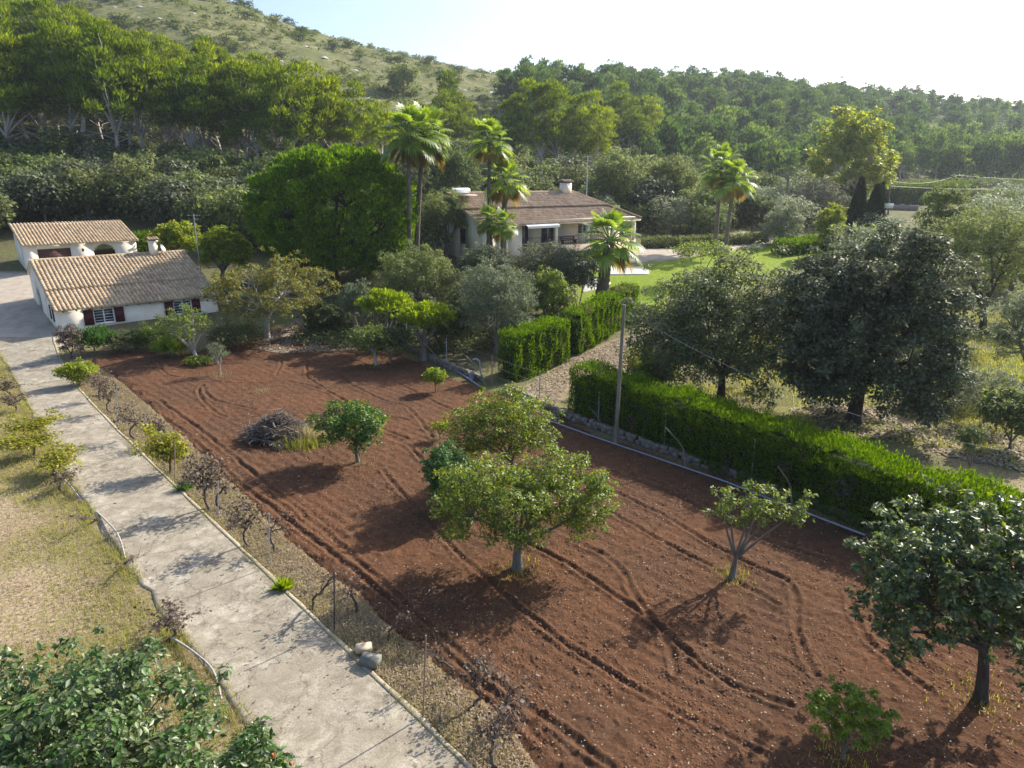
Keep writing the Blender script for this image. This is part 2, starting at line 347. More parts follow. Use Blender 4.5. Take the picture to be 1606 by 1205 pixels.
    c = mix(nt, B[0], c, sl)
    prin(nt, out, c, .95, bump(nt, nf, .6, .06), .1)
    return tag(link('ground', me, m), kind='structure')
build_land()

# tilled red soil: real clods, tractor tracks and furrows
TR = [[(250, 565), (262, 588), (330, 598), (395, 603), (455, 600), (530, 622), (585, 665), (640, 690)],
      [(315, 605), (313, 622), (335, 645), (352, 655)], [(318, 604), (330, 625), (370, 637), (400, 645)],
      [(470, 555), (482, 570), (481, 590), (500, 605), (560, 640), (640, 660)], [(487, 566), (520, 580), (545, 600), (600, 628), (640, 640), (680, 690)],
      [(475, 550), (545, 560), (600, 590), (650, 615), (700, 640), (740, 650)], [(380, 552), (435, 560), (440, 575), (432, 590)],
      [(230, 640), (290, 680), (360, 745), (430, 800), (520, 870), (620, 950), (760, 1080), (880, 1190)],
      [(250, 630), (310, 672), (380, 730), (460, 795), (560, 880), (690, 1000), (800, 1090), (960, 1205)],
      [(600, 740), (690, 840), (820, 960), (960, 1060), (1100, 1140), (1200, 1190)],
      [(640, 700), (740, 800), (880, 880), (1000, 960), (1120, 1060), (1240, 1110)],
      [(930, 790), (1040, 850), (1130, 900), (1220, 950)], [(900, 850), (960, 880), (1000, 940), (1040, 1000), (1060, 1060)],
      [(960, 770), (1040, 810), (1110, 850), (1180, 890), (1240, 920), (1250, 1000), (1280, 1060)],
      [(1330, 930), (1350, 990), (1400, 1040), (1450, 1080)],
      
      [(960, 740), (1060, 780), (1180, 840), (1300, 880)], [(1000, 745), (1100, 790), (1250, 855)]]
CLODS = []
def soilz(X, Y):
    z = np.zeros(X.shape)
    dx, dy = .69, -.72
    v = X * .72 + Y * .69
    z += (fbm(X, Y, .2, 41, 3) - .5) * .06 + (fbm(X, Y, 3.5, 45, 2) - .5) * .10
    z += np.sin(v * 2 * np.pi / .48 + fbm(X, Y, 3, 49) * 6) * .02 * vn(X, Y, 4, 51)
    r = np.clip((fbm(X, Y, .11, 55, 2) - .6) * 5, 0, 1); z += r * .032
    for k, tr in enumerate(TR):
        P = smooth(poly(tr), 5); b0 = P.min(0) - 1; b1 = P.max(0) + 1
        s = (X > b0[0]) & (X < b1[0]) & (Y > b0[1]) & (Y < b1[1])
        if not s.any(): continue
        xs, ys_ = X[s], Y[s]; xs2 = xs + (vn(xs, ys_, .5, 61) - .5) * .1; ys2 = ys_ + (vn(xs, ys_, .5, 63) - .5) * .1
        d = pdist(xs2, ys2, P, False); w = .075
        amp = .65 + .8 * vn(xs, ys_, .9, 65 + k)
        z[s] += amp * (-.042 * np.exp(-(d / w) ** 2) + .036 * np.exp(-((d - .17) / .065) ** 2))
    return z
def build_soil():
    ys = 6.6 * np.exp(np.linspace(0, math.log(56 / 6.6), 800)); a = np.linspace(-.80, .99, 900)
    Y, A = np.meshgrid(ys, a, indexing='ij'); X = A * np.maximum(Y, 15)
    sd = sdist(X + (fbm(X, Y, .9, 71) - .5) * .9, Y + (fbm(X, Y, .9, 73) - .5) * .9, soilP)
    Z = hz(X, Y) + .03 + soilz(X, Y) * np.clip(sd / .5 + .2, 0, 1); Z = np.where(sd < .25, Z - (.25 - sd) * .4, Z)
    nx = len(a); i, j = np.meshgrid(np.arange(len(ys) - 1), np.arange(nx - 1), indexing='ij')
    F = np.stack([i * nx + j, i * nx + j + 1, (i + 1) * nx + j + 1, (i + 1) * nx + j], -1).reshape(-1, 4)
    ok = (sd.ravel()[F] > -.1).any(1); F = F[ok]
    u, inv = np.unique(F, return_inverse=True); V = np.stack([X, Y, Z], -1).reshape(-1, 3)[u]
    me = qm(V, inv.reshape(F.shape), 'soil', smooth=True)
    m, nt, out = newmat('red_soil'); P = nd(nt, 'ShaderNodeNewGeometry').outputs['Position']
    nf = noise(nt, P, 14, 7, .8); nm = noise(nt, P, 2.2, 5, .7); nl = noise(nt, P, .22, 4, .6)
    c = ramp(nt, nf, [(.28, (.068, .032, .017)), (.5, (.142, .069, .036)), (.66, (.2, .104, .056)), (.8, (.31, .205, .13))])
    c2 = ramp(nt, nf, [(.3, (.058, .034, .021)), (.6, (.13, .075, .044)), (.8, (.28, .19, .125))])
    c = mix(nt, ramp(nt, nl, [(.38, 0.0), (.6, .8)]), c, c2); c = mix(nt, ramp(nt, nm, [(.3, .6), (.62, 0.0)]), c, (.055, .024, .014))
    bm = nd(nt, 'ShaderNodeMath', {0: nf, 1: nm}, operation='ADD').outputs[0]
    prin(nt, out, c, .95, bump(nt, bm, .9, .05), .08)
    return tag(link('garden_soil', me, m), kind='structure')
build_soil()

def scatter_in(P, n, seed, margin=0, ypow=1.0):
    rs = np.random.RandomState(seed); b0, b1 = P.min(0), P.max(0); out = []
    while sum(len(o) for o in out) < n:
        q = b0 + rs.rand(n * 2, 2) * (b1 - b0)
        keep = inpoly(q[:, 0], q[:, 1], P) & (rs.rand(len(q)) < np.clip((14 / np.maximum(q[:, 1], 14)) ** ypow, 0, 1))
        if margin: keep &= pdist(q[:, 0], q[:, 1], P) > margin
        out.append(q[keep])
    return np.vstack(out)[:n], rs
def pebbles(q, z, size, rs, flat=.5):
    n = len(q); s = size * (.5 + rs.rand(n)) 
    an = rs.rand(n) * 6.28
    base = np.array([[-1, -.7, 0], [1, -.8, 0], [1.1, .8, 0], [-.9, .9, 0], [-.5, -.4, 1], [.5, -.4, 1], [.5, .4, .8], [-.4, .5, .9]]) * .5
    V = base[None] * (1 + (rs.rand(n, 8, 3) - .5) * .5) * s[:, None, None]; V[:, :, 2] *= flat
    ca, sa = np.cos(an)[:, None], np.sin(an)[:, None]
    x = V[:, :, 0] * ca - V[:, :, 1] * sa; y = V[:, :, 0] * sa + V[:, :, 1] * ca
    V = np.stack([x + q[:, :1], y + q[:, 1:2], V[:, :, 2] + z[:, None]], -1)
    F = np.array([[4, 5, 6, 7], [0, 1, 5, 4], [1, 2, 6, 5], [2, 3, 7, 6], [3, 0, 4, 7]])
    F = (F[None] + np.arange(n)[:, None, None] * 8).reshape(-1, 4)
    return V.reshape(-1, 3), F
def rampmat(name, cs, rough=.9):
    m, nt, out = newmat(name); ge = nd(nt, 'ShaderNodeNewGeometry').outputs['Random Per Island']
    prin(nt, out, ramp(nt, ge, [(i / (len(cs) - 1), c) for i, c in enumerate(cs)]), rough, None, .2); return m
q, rs = scatter_in(soilP, 9000, 5, .3, 1.3)
V, F = pebbles(q, hz(q[:, 0], q[:, 1]) + .03 + soilz(q[:, 0], q[:, 1]) - .01, .038, rs, .6)
tag(link('soil_pebbles', qm(V, F), rampmat('pebbles', [(.16, .08, .045), (.24, .15, .09), (.34, .27, .19), (.2, .1, .055)])), kind='stuff')
q, rs = scatter_in(soilP, 60000, 8, .1, 1.3)
k = vn(q[:, 0], q[:, 1], 1.5, 77) > .45; q = q[k]
V, F = pebbles(q, hz(q[:, 0], q[:, 1]) + .025 + soilz(q[:, 0], q[:, 1]) - .006, .055, rs, .75)
tag(link('soil_clods', qm(V, F), rampmat('clods', [(.10, .048, .025), (.14, .068, .036), (.185, .095, .052), (.12, .058, .03)])), kind='stuff')

# concrete drive with its raised edging
RE = [(127, 612), (160, 650), (199, 692), (237, 720), (277, 762), (319, 799), (399, 876), (498, 988), (585, 1058), (659, 1129), (736, 1203)]
LE = [(22, 590), (36, 625), (58, 665), (87, 739), (117, 772), (149, 814), (204, 891), (255, 955), (310, 1030), (377, 1130), (440, 1207)]
Rw = [np.array(G(85, 530)[:2]), np.array(G(100, 575)[:2])] + [np.array(G(*p)[:2]) for p in RE]; Lw = [np.array(G(-25, 530)[:2]), np.array(G(0, 562)[:2])] + [np.array(G(*p)[:2]) for p in LE]
dr = Rw[-1] - Rw[-4]; dr = dr / np.linalg.norm(dr); dl = dr
Rw += [Rw[-1] + dr * 9, Rw[-1] + dr * 20]; Lw += [Lw[-1] + dl * 9, Lw[-1] + dl * 20]
def fair(W):
    W = np.array(W); t = np.append(0, np.cumsum(np.hypot(*np.diff(W, axis=0).T))); t /= t[-1]; T = np.linspace(0, 1, 160)
    return np.stack([np.polyval(np.polyfit(t, W[:, k], 4), T) for k in (0, 1)], 1)
Rs = fair(Rw); Ls = fair(Lw)
def strip(Ls, Rs, n, dz, edge=0.0, jit=.05, seed=3):
    t = np.linspace(0, 1, n) if n > 6 else np.array([0, .03, .5, .97, 1.0])[:n] if n == 5 else np.array([0, .04, .96, 1.0]); X = Ls[:, 0, None] * (1 - t) + Rs[:, 0, None] * t; Y = Ls[:, 1, None] * (1 - t) + Rs[:, 1, None] * t
    Z = hz(X, Y) + dz + (fbm(X, Y, 1.5, 81) - .5) * .03; Z[:, 0] -= edge; Z[:, -1] -= edge
    if jit:
        e = (fbm(X, Y, .6, 83) - .5) * jit * 2; d = Rs - Ls; d = d / np.linalg.norm(d, axis=1, keepdims=True)
        for c in (): X[:, c] += e[:, c] * d[:, 0]; Y[:, c] += e[:, c] * d[:, 1]
    i, j = np.meshgrid(np.arange(len(X) - 1), np.arange(n - 1), indexing='ij')
    F = np.stack([i * n + j, i * n + j + 1, (i + 1) * n + j + 1, (i + 1) * n + j], -1).reshape(-1, 4)
    return np.stack([X, Y, Z], -1).reshape(-1, 3), F
nr = (Rs - Ls) / np.linalg.norm(Rs - Ls, axis=1, keepdims=True)
_t = np.arange(len(Rs)); _j = lambda sd, a: ((fbm(Rs[:, 0], Rs[:, 1], .8, sd, 4) - .5) * a)[:, None] * nr
V, F = strip(Ls + _j(201, .55), Rs - nr * .02, 40, .05, .12, 0)
def concrete(name, edge=False):
    m, nt, out = newmat(name); P = nd(nt, 'ShaderNodeNewGeometry').outputs['Position']
    nw = nd(nt, 'ShaderNodeTexNoise', {'Vector': P, 'Scale': 1.1, 'Detail': 5.0, 'Roughness': .7})
    pw = nd(nt, 'ShaderNodeVectorMath', {0: P, 1: nd(nt, 'ShaderNodeVectorMath', {0: nw.outputs['Color'], 'Scale': 1.1}, operation='SCALE').outputs[0]}, operation='ADD').outputs[0]
    nf = noise(nt, P, 22, 6, .8); nm = noise(nt, P, 1.7, 6, .75, .6); nl = noise(nt, P, .45, 4, .6); sp = noise(nt, P, 7, 3, .7)
    c = ramp(nt, nm, [(.28, (.15, .125, .092)), (.42, (.26, .225, .17)), (.55, (.37, .33, .255)), (.68, (.52, .47, .375)), (.8, (.66, .60, .5))])
    c = mix(nt, ramp(nt, nl, [(.42, 0.0), (.6, .55)]), c, (.25, .215, .155))
    c = mix(nt, ramp(nt, nf, [(.32, .6), (.5, 0.0)]), c, (.11, .09, .065)); c = mix(nt, ramp(nt, nf, [(.58, 0.0), (.7, .65)]), c, (.72, .67, .58))
    cm = noise(nt, P, .35, 2, .5)
    for sc, w, lo in ((.5, .016, .36), (2.4, .05, .52)):
        v = nd(nt, 'ShaderNodeTexVoronoi', {'Vector': pw, 'Scale': sc}, feature='DISTANCE_TO_EDGE').outputs[0]
        k = ramp(nt, v, [(0, 1.0), (w, 0.0)]); g = ramp(nt, cm, [(lo, 0.0), (lo + .06, .6)])
        kk = nd(nt, 'ShaderNodeMath', {0: k, 1: g}, operation='MULTIPLY').outputs[0]
        c = mix(nt, kk, c, (.07, .06, .045))
    moss = ramp(nt, sp, [(.63, 0.0), (.7, .6)]); mg = nd(nt, 'ShaderNodeMath', {0: moss, 1: ramp(nt, nl, [(.5, 0.0), (.6, 1.0)])}, operation='MULTIPLY').outputs[0]
    c = mix(nt, mg, c, (.2, .2, .07))
    if edge: c = mix(nt, .3, c, (.5, .42, .27))
    prin(nt, out, c, .9, bump(nt, nf, .5, .02), .2); return m
tag(link('driveway', qm(V, F, smooth=True), concrete('concrete')), kind='structure')
mb = MB()
V, F = strip(Rs - nr * .15 + _j(205, .10), Rs + nr * .03 + _j(207, .2), 5, .066, .05, .05); mb.add(V, F)
tag(mb.obj('kerb', concrete('kerb_concrete', True)), kind='structure')
mb = MB(); V, F = strip(Ls - nr * .10, Ls + nr * .02, 4, .035, .2, .06); mb.add(V, F)

def sheet(name, pts, dz, mat, n=40, thick=.15):
    P = poly(pts); q = np.vstack([P, P[:1]]); c = P.mean(0); mb = MB(); rings = np.linspace(1, 0, 9)
    q = np.vstack([np.linspace(q[i], q[i + 1], 8, endpoint=False) for i in range(len(P))])
    Vs = []
    for r in rings:
        xy = c + (q - c) * r; Vs.append(np.column_stack([xy, hz(xy[:, 0], xy[:, 1]) + dz]))
    lo = Vs[0].copy(); lo[:, 2] -= thick; Vs = [lo] + Vs; n = len(q); V = np.vstack(Vs)
    i, j = np.meshgrid(np.arange(len(Vs) - 1), np.arange(n), indexing='ij'); j2 = (j + 1) % n
    F = np.stack([i * n + j, i * n + j2, (i + 1) * n + j2, (i + 1) * n + j], -1).reshape(-1, 4)
    return tag(link(name, qm(V, F), mat), kind='structure')
M['pale_paving'] = simple('pale_paving', (.56, .52, .46), .8, ns=2, amt=.15)
sheet('patio', [(944, 432), (1016, 431), (1020, 426), (1006, 420), (950, 418), (935, 424)], .08, M['pale_paving'])
sheet('lawn_paving', [(912, 460), (950, 450), (958, 445), (945, 437), (922, 440)], .08, M['pale_paving'])

edgeP = lambda E, w: np.vstack([E - nr[:, :] * w, (E + nr * w)[::-1]])
# grass and litter, too many blades to count
def blades(q, h, w, rs, lean=.5, z=None):
    n = len(q); z = hz(q[:, 0], q[:, 1]) if z is None else z
    an = rs.rand(n) * 6.28; d = np.stack([np.cos(an), np.sin(an)], 1); hh = h * (.4 + rs.rand(n) * .9); ln = lean * rs.rand(n)
    pr = np.stack([-d[:, 1], d[:, 0]], 1) * w * (.6 + rs.rand(n, 1) * .8) / 2
    b = np.column_stack([q, z]); t = b.copy(); t[:, :2] += d * (hh * ln)[:, None]; t[:, 2] += hh * np.sqrt(1 - np.clip(ln * .8, 0, .95) ** 2)
    V = np.stack([b + np.column_stack([-pr, np.zeros(n)]), b + np.column_stack([pr, np.zeros(n)]), t + np.column_stack([pr * .15, np.zeros(n)]), t - np.column_stack([pr * .15, np.zeros(n)])], 1)
    return V.reshape(-1, 3), np.arange(n * 4).reshape(n, 4)
_le = [tuple(p) for p in Ls[::6]]
vergeP = np.array([(x - .18, y) for x, y in _le[2:]] + [(-14, -2), (-30, 20), (-42, 40)])
def grass(P, n, seed, h, w, mat, fn=None, yp=.6, name='grass', lean=.6):
    q, rs = scatter_in(P, n, seed, 0, yp)
    if fn is not None: q = q[fn(q[:, 0], q[:, 1], rs.rand(len(q)))]
    V, F = blades(q, h, w, rs, lean); return tag(link(name, qm(V, F), mat), kind='stuff')
near_edge = lambda x, y: pdist(x, y, np.array(_le), False)
tuft = lambda x, y, s=91: fbm(x, y, .9, s, 3)
grass(vergeP, 150000, 11, .16, .018, M['grass_dry'], lambda x, y, r: (fbm(x, y, 2.8, 101) + r * .3 + .25 * np.exp(-near_edge(x, y) / 2.5) - .14 * inpoly(x + (fbm(x, y, 2, 301) - .5) * 5, y, tanP)) > .56, .5, 'dry_grass')
grass(vergeP, 150000, 12, .15, .016, M['grass_green'], lambda x, y, r: (fbm(x, y, 2.2, 111) * .7 + r * .3 + .40 * np.exp(-near_edge(x, y) / 2.6) - .2 * inpoly(x + (fbm(x, y, 2, 301) - .5) * 5, y, tanP)) > .52, .5, 'green_grass')
stripP = np.array([tuple(p) for p in (Rs + nr * .05)[::6]][3:] + [tuple(p) for p in soilP[:11]][::1])
q3 = np.array([tuple(p) for p in (Rs + nr * .08)[14::6]]); q4 = soilP[0:10]
stripP = np.vstack([q3[:-1], [[0.6, 8.0]], q4])
grass(stripP, 34000, 13, .17, .016, M['grass_dry'], lambda x, y, r: (fbm(x, y, .8, 121) * .7 + r * .4) > .5, .3, 'dry_grass')
grass(stripP, 22000, 14, .14, .018, M['grass_green'], lambda x, y, r: (fbm(x, y, .9, 131) + r * .25 + .2 * np.exp(-pdist(x, y, q3, False) / .3)) > .86, .3, 'green_grass')
def litter(P, n, seed, size, mat, name='leaf_litter', fn=None, yp=.8, dz=.04):
    q, rs = scatter_in(P, n, seed, 0, yp)
    if fn is not None: q = q[fn(q[:, 0], q[:, 1], rs.rand(len(q)))]
    n = len(q); z = hz(q[:, 0], q[:, 1]) + dz + rs.rand(n) * .03
    an = rs.rand(n) * 6.28; s = size * (.5 + rs.rand(n)) / 2
    cc = np.array([[-1, 0], [0, -.5], [1, 0], [0, .5]]); V = np.zeros((n, 4, 3))
    V[:, :, 0] = q[:, :1] + (cc[None, :, 0] * np.cos(an)[:, None] - cc[None, :, 1] * np.sin(an)[:, None]) * s[:, None]
    V[:, :, 1] = q[:, 1:2] + (cc[None, :, 0] * np.sin(an)[:, None] + cc[None, :, 1] * np.cos(an)[:, None]) * s[:, None]
    V[:, :, 2] = z[:, None] + (rs.rand(n, 4) - .5) * s[:, None] * .9
    return tag(link(name, qm(V.reshape(-1, 3), np.arange(n * 4).reshape(n, 4)), mat), kind='stuff')
litter(vergeP, 90000, 15, .065, M['litter'], fn=lambda x, y, r: (fbm(x, y, 2.5, 141) * .8 + r * .2 - .3 * np.exp(-near_edge(x, y) / 2)) > .42)
litter(stripP, 70000, 16, .06, M['litter'], yp=.3)
M['straw_leaf'] = leafmat('fallen_walnut_leaves', [(.24, .19, .13), (.38, .31, .22), (.5, .43, .33)], .15, rough=.8, spec=.1, var=.05)
litter(poly([(395, 548), (430, 520), (470, 500), (530, 512), (560, 550), (500, 553), (440, 556)]), 6500, 17, .17, M['straw_leaf'], yp=0, dz=.06, fn=lambda x, y, r: fbm(x, y, 1.2, 151) + r * .3 > .55)
litter(poly([(1130, 675), (1250, 640), (1500, 600), (1606, 640), (1700, 760), (1500, 720), (1350, 690)]), 9000, 18, .2, M['straw_leaf'], yp=.2, fn=lambda x, y, r: fbm(x, y, 2, 161) + r * .3 > .55)
litter(pathP, 9000, 19, .14, M['straw_leaf'], yp=0)
litter(soilP, 9000, 20, .05, M['straw_leaf'], yp=1.3, dz=.08, fn=lambda x, y, r: fbm(x, y, 1.6, 171) + r * .4 > .68)
grass(edgeP(Ls, .34), 16000, 31, .15, .02, M['grass_green'], lambda x, y, r: fbm(x, y, 1.1, 211) + r * .25 > .62, .3, 'green_grass')
grass(edgeP(Ls, .34), 12000, 32, .16, .018, M['grass_dry'], lambda x, y, r: fbm(x, y, .9, 213) + r * .25 > .58, .3, 'dry_grass')
grass(edgeP(Rs, .26), 14000, 33, .12, .018, M['grass_dry'], lambda x, y, r: fbm(x, y, .9, 215) + r * .25 > .62, .3, 'dry_grass')
grass(edgeP(Rs, .22), 9000, 34, .11, .02, M['grass_green'], lambda x, y, r: fbm(x, y, 1.0, 217) + r * .25 > .72, .3, 'green_grass')
litter(np.vstack([Ls, Rs[::-1]]), 2600, 35, .06, M['dead_leaf'], yp=.3, dz=.065, fn=lambda x, y, r: fbm(x, y, 1.0, 219) + r * .3 - .25 * np.clip(np.minimum(pdist(x, y, Ls, False), pdist(x, y, Rs, False)), 0, 1) > .5)
grass(lawnP, 30000, 21, .07, .03, M['grass_green'], None, 0, 'lawn_grass')
grass(poly([(980, 560), (1250, 500), (1520, 450), (1700, 420), (1900, 640), (1700, 760), (1450, 700), (1150, 640)]), 60000, 24, .2, .035, M['grass_green'], lambda x, y, r: fbm(x, y, 3, 191) + r * .2 > .55, .1, 'orchard_grass')
grass(poly([(1290, 700), (1430, 640), (1520, 560), (1606, 520), (1750, 600), (1700, 760), (1500, 720)]), 26000, 22, .16, .03, M['grass_green'], lambda x, y, r: fbm(x, y, 3, 181) + r * .2 > .62, .2, 'orchard_grass')

# ------------------------------------------------------------------ plants
def unit(v): return v / (np.linalg.norm(v, axis=-1, keepdims=True) + 1e-9)
def leafgeo(P, ax, nr, L, W, fold=.25, single=False):
    ax = unit(ax); sd = unit(np.cross(ax, nr)); nr = np.cross(sd, ax); n = len(P)
    L = np.broadcast_to(L, (n,))[:, None]; W = np.broadcast_to(W, (n,))[:, None]
    B = P; T = P + ax * L; A = P + ax * L * .45 + sd * W / 2; C = P + ax * L * .45 - sd * W / 2
    if single:
        V = np.stack([B, A, T, C], 1); return V.reshape(-1, 3), np.arange(n * 4).reshape(n, 4)
    Mi = P + ax * L * .5 - nr * W * fold; T = T - nr * L * .12
    V = np.stack([B, A, T, C, Mi], 1)
    F = np.array([[0, 1, 2, 4], [0, 4, 2, 3]])
    return V.reshape(-1, 3), (F[None] + np.arange(n)[:, None, None] * 5).reshape(-1, 4)
def cloud(C, R, n, L, W, rs, up=.5, flat=.8, style='leaf', fold=.25, single=False, jl=.35, hollow=.45):
    C = np.asarray(C, float); R = np.broadcast_to(np.asarray(R, float), (len(C),))
    w = R ** 2; k = rs.choice(len(C), n, p=w / w.sum())
    d = unit(rs.randn(n, 3)); d[:, 2] = np.where((d[:, 2] < 0) & (rs.rand(n) < .6), -d[:, 2], d[:, 2])
    r = R[k] * (hollow + (1 - hollow) * rs.rand(n) ** .6) * (1 + .25 * (rs.rand(n) - .5)); P = C[k] + d * r[:, None] * np.array([1, 1, flat])
    if style == 'leaf':
        nr = unit(d * .5 + np.array([0, 0, up]) + rs.randn(n, 3) * .45); ax = unit(np.cross(nr, rs.randn(n, 3)) + d * .35 - np.array([0, 0, .25]))
    elif style == 'tuft':
        ax = unit(d * .8 + np.array([0, 0, up]) + rs.randn(n, 3) * .4); nr = rs.randn(n, 3)
    elif style == 'hang':
        ax = unit(d * .4 - np.array([0, 0, up]) + rs.randn(n, 3) * .4); nr = rs.randn(n, 3)
    s = 1 + (rs.rand(n) - .5) * 2 * jl
    return leafgeo(P, ax, nr, L * s, W * s, fold, single)
def lumpy(rx, ry, rz, n, rs, lo=-.6, inner=.5, amp=.25, shape=1.0):
    # clump centres spread through an uneven crown
    out = []; ph = rs.rand(6) * 6.28; best = 6
    while len(out) < n:
        cand = []
        for _ in range(best):
            d = rs.randn(3); d /= np.linalg.norm(d)
            if d[2] < lo: d[2] = -d[2] * .5
            az = math.atan2(d[1], d[0]); f = 1 + amp * (math.sin(2 * az + ph[0]) * .4 + math.sin(3 * az + ph[1]) * .35 + math.sin(5 * az + ph[2]) * .3 + math.sin(4 * d[2] + ph[3]) * .3)
            r = (inner + (1 - inner) * rs.rand() ** .5) * f; cand.append(np.array([d[0] * rx * r, d[1] * ry * r, d[2] * rz * r * (1 if d[2] > 0 else shape)]))
        if not out: out.append(cand[0]); continue
        O = np.array(out); sc = np.array([rx, ry, rz])
        out.append(max(cand, key=lambda c: np.min((((O - c) / sc) ** 2).sum(1))))
    return np.array(out)
def bez(a, b, c, n):
    t = np.linspace(0, 1, n)[:, None]; return (1 - t) ** 2 * a + 2 * t * (1 - t) * b + t * t * c
def wood(mb, C, fork, tr, rs, limbs=5, base=(0, 0, 0), twig=.02, k=7, lean=None, twigs=True, wob=.08, flare=1.35, tip=.9):
    base = np.array(base, float); fork = np.array(fork, float); h = np.linalg.norm(fork - base)
    p = bez(base, (base + fork) / 2 + np.append(rs.randn(2) * wob * h, 0), fork, 7)
    mb.tube(p, tr * np.linspace(flare, .85, 7) ** np.array([1.6, 1, 1, 1, 1, 1, 1]), k)
    limbs = min(limbs, len(C)); S = C[rs.choice(len(C), limbs, replace=False)]
    for _ in range(4):
        a = np.argmin(((unit(C - fork)[:, None] - unit(S - fork)[None]) ** 2).sum(-1), 1)
        S = np.array([C[a == i].mean(0) if (a == i).any() else S[i] for i in range(limbs)])
    for i in range(limbs):
        if not (a == i).any(): continue
        e = fork + (S[i] - fork) * tip; mid = fork + (e - fork) * .45 + np.array([0, 0, .18 * np.linalg.norm((e - fork)[:2])]) * .6 + rs.randn(3) * wob * np.linalg.norm(e - fork)
        L = bez(fork - (fork - base) * .04, mid, e, 8); r0 = tr * .62; rr = np.linspace(r0, max(twig, r0 * .3), 8); mb.tube(L, rr, max(5, k - 1), cap=False)
        if twigs:
            for c in C[a == i]:
                j = int(np.clip(np.argmin(((L - c) ** 2).sum(1)) - 1, 1, 6)); st = L[j]; m = (st + c) / 2 + rs.randn(3) * .1 * np.linalg.norm(c - st)
                mb.tube(bez(st, m, c, 5), np.linspace(rr[j] * .55, twig * .5, 5), 4, cap=False)
PITEM = {}
def plant(name, label, cat, base, centre, r, clumps, cr, n, L, W, leaf, bk='bark_grey', tr=.12, fork=.35, seed=1, group=None, limbs=5, up=.5, style='leaf',
          lo=-.8, inner=.5, amp=.25, flat=.8, single=False, shoots=.35, twig=.015, shape=1.0, wob=.08, kid='crown', stem='trunk', hollow=.45, forkxy=None, bare=0, leaf2=None, f2=.15, flare=1.35):
    """one tree or shrub: an Empty with trunk and crown; centre and r are relative to base"""
    rs = np.random.RandomState(seed); c = np.array(centre, float); clumps = int(clumps * 1.45); cr = cr * .86; hollow = max(hollow, .45) if hollow > .25 else hollow
    C = lumpy(r[0], r[1], r[2], clumps, rs, lo, inner, amp, shape) + c
    C[:, 2] = np.maximum(C[:, 2], cr * .5)
    e = empty(name, base, label, cat, group)
    fz = fork * (c[2] + r[2] * .3); fx = (c[:2] * .25 if forkxy is None else np.array(forkxy))
    mb = MB(); wood(mb, C, (fx[0], fx[1], fz), tr, rs, limbs, twig=twig, wob=wob, flare=flare); mb.obj(stem, M[bk], e, True)
    R = cr * (.7 + rs.rand(len(C)) * .6); ns = int(len(C) * shoots)
    if ns:
        q = unit(C[rs.choice(len(C), ns)] - c + rs.randn(ns, 3) * .3 * min(r)); q = q * np.array([1, 1, np.sign(1)]); S = c + q * np.array(r) * (1.08 + .28 * rs.rand(ns, 1)) + np.array([0, 0, .25 * cr]); S[:, 2] = np.maximum(S[:, 2], cr * .3)
        C = np.vstack([C, S]); R = np.append(R, cr * (.3 + .3 * rs.rand(ns)))
    if bare: C = C[: int(len(C) * (1 - bare))]; R = R[:len(C)]
    V, F = cloud(C, R, n, L, W, rs, up, flat, style, single=single, hollow=hollow)
    mats = [M[leaf]]; mi = None
    if leaf2:
        mats.append(M[leaf2]); q = 1 if single else 2; mi = np.repeat((rs.rand(len(F) // q) < f2).astype(int), q)
    link(kid, qm(V, F, kid, mi), mats, e)
    if leaf == 'persimmon':
        for q in C[rs.choice(len(C), 5, False)]: b = MB(); q = q + unit(rs.randn(3)) * cr * .8; b.tube([q + [0, 0, z] for z in (-.04, -.03, 0, .03, .038)], [.01, .022, .03, .022, .01], 8); b.obj('fruit', M['fruit'], e, True)
    return e
def pixplant(name, label, cat, bpx, x0, x1, y0, y1, Y=None, clumps=40, cr=.25, dens=1.0, n=None, ry=None, **kw):
    """place by what the photo shows: foot (px) and crown outline (px)"""
    P = atY(bpx[0], Y) if Y else G(*bpx)
    yy = P.y; cx, cy = (x0 + x1) / 2, (y0 + y1) / 2; c = R3(cx, cy, yy); d = depth(c)
    k_ = .9 if kw.get('shoots', .35) else 1.0; rx = (x1 - x0) / 2 * d / FPX * k_; hh = (y1 - y0) / 2 * d / FPX * k_
    th = math.atan2(CAMH - c.z, yy); ry = rx * .85 if ry is None else ry * rx
    rz = math.sqrt(max(hh ** 2 - (ry * math.sin(th)) ** 2, (.4 * hh) ** 2)) / max(math.cos(th), .3)
    crm = cr * rx; rr = (max(rx - crm * .7, rx * .4), max(ry - crm * .7, ry * .4), max(rz - crm * .6, rz * .4))
    return plant(name, label, cat, P, (c.x - P.x, 0, c.z - P.z), rr, clumps, crm, n, **kw)
def copytree(o, loc, rz=0, s=1.0, label=None, group=None, sz=None):
    c = o.copy(); COL.objects.link(c); c.location = loc; c.rotation_euler = (0, 0, rz); c.scale = (s, s, sz or s)
    for ch in o.children:
        d = ch.copy(); COL.objects.link(d); d.parent = c
        for g in ch.children:
            f = g.copy(); COL.objects.link(f); f.parent = d
    if label: c['label'] = label
    if group: c['group'] = group
    return c

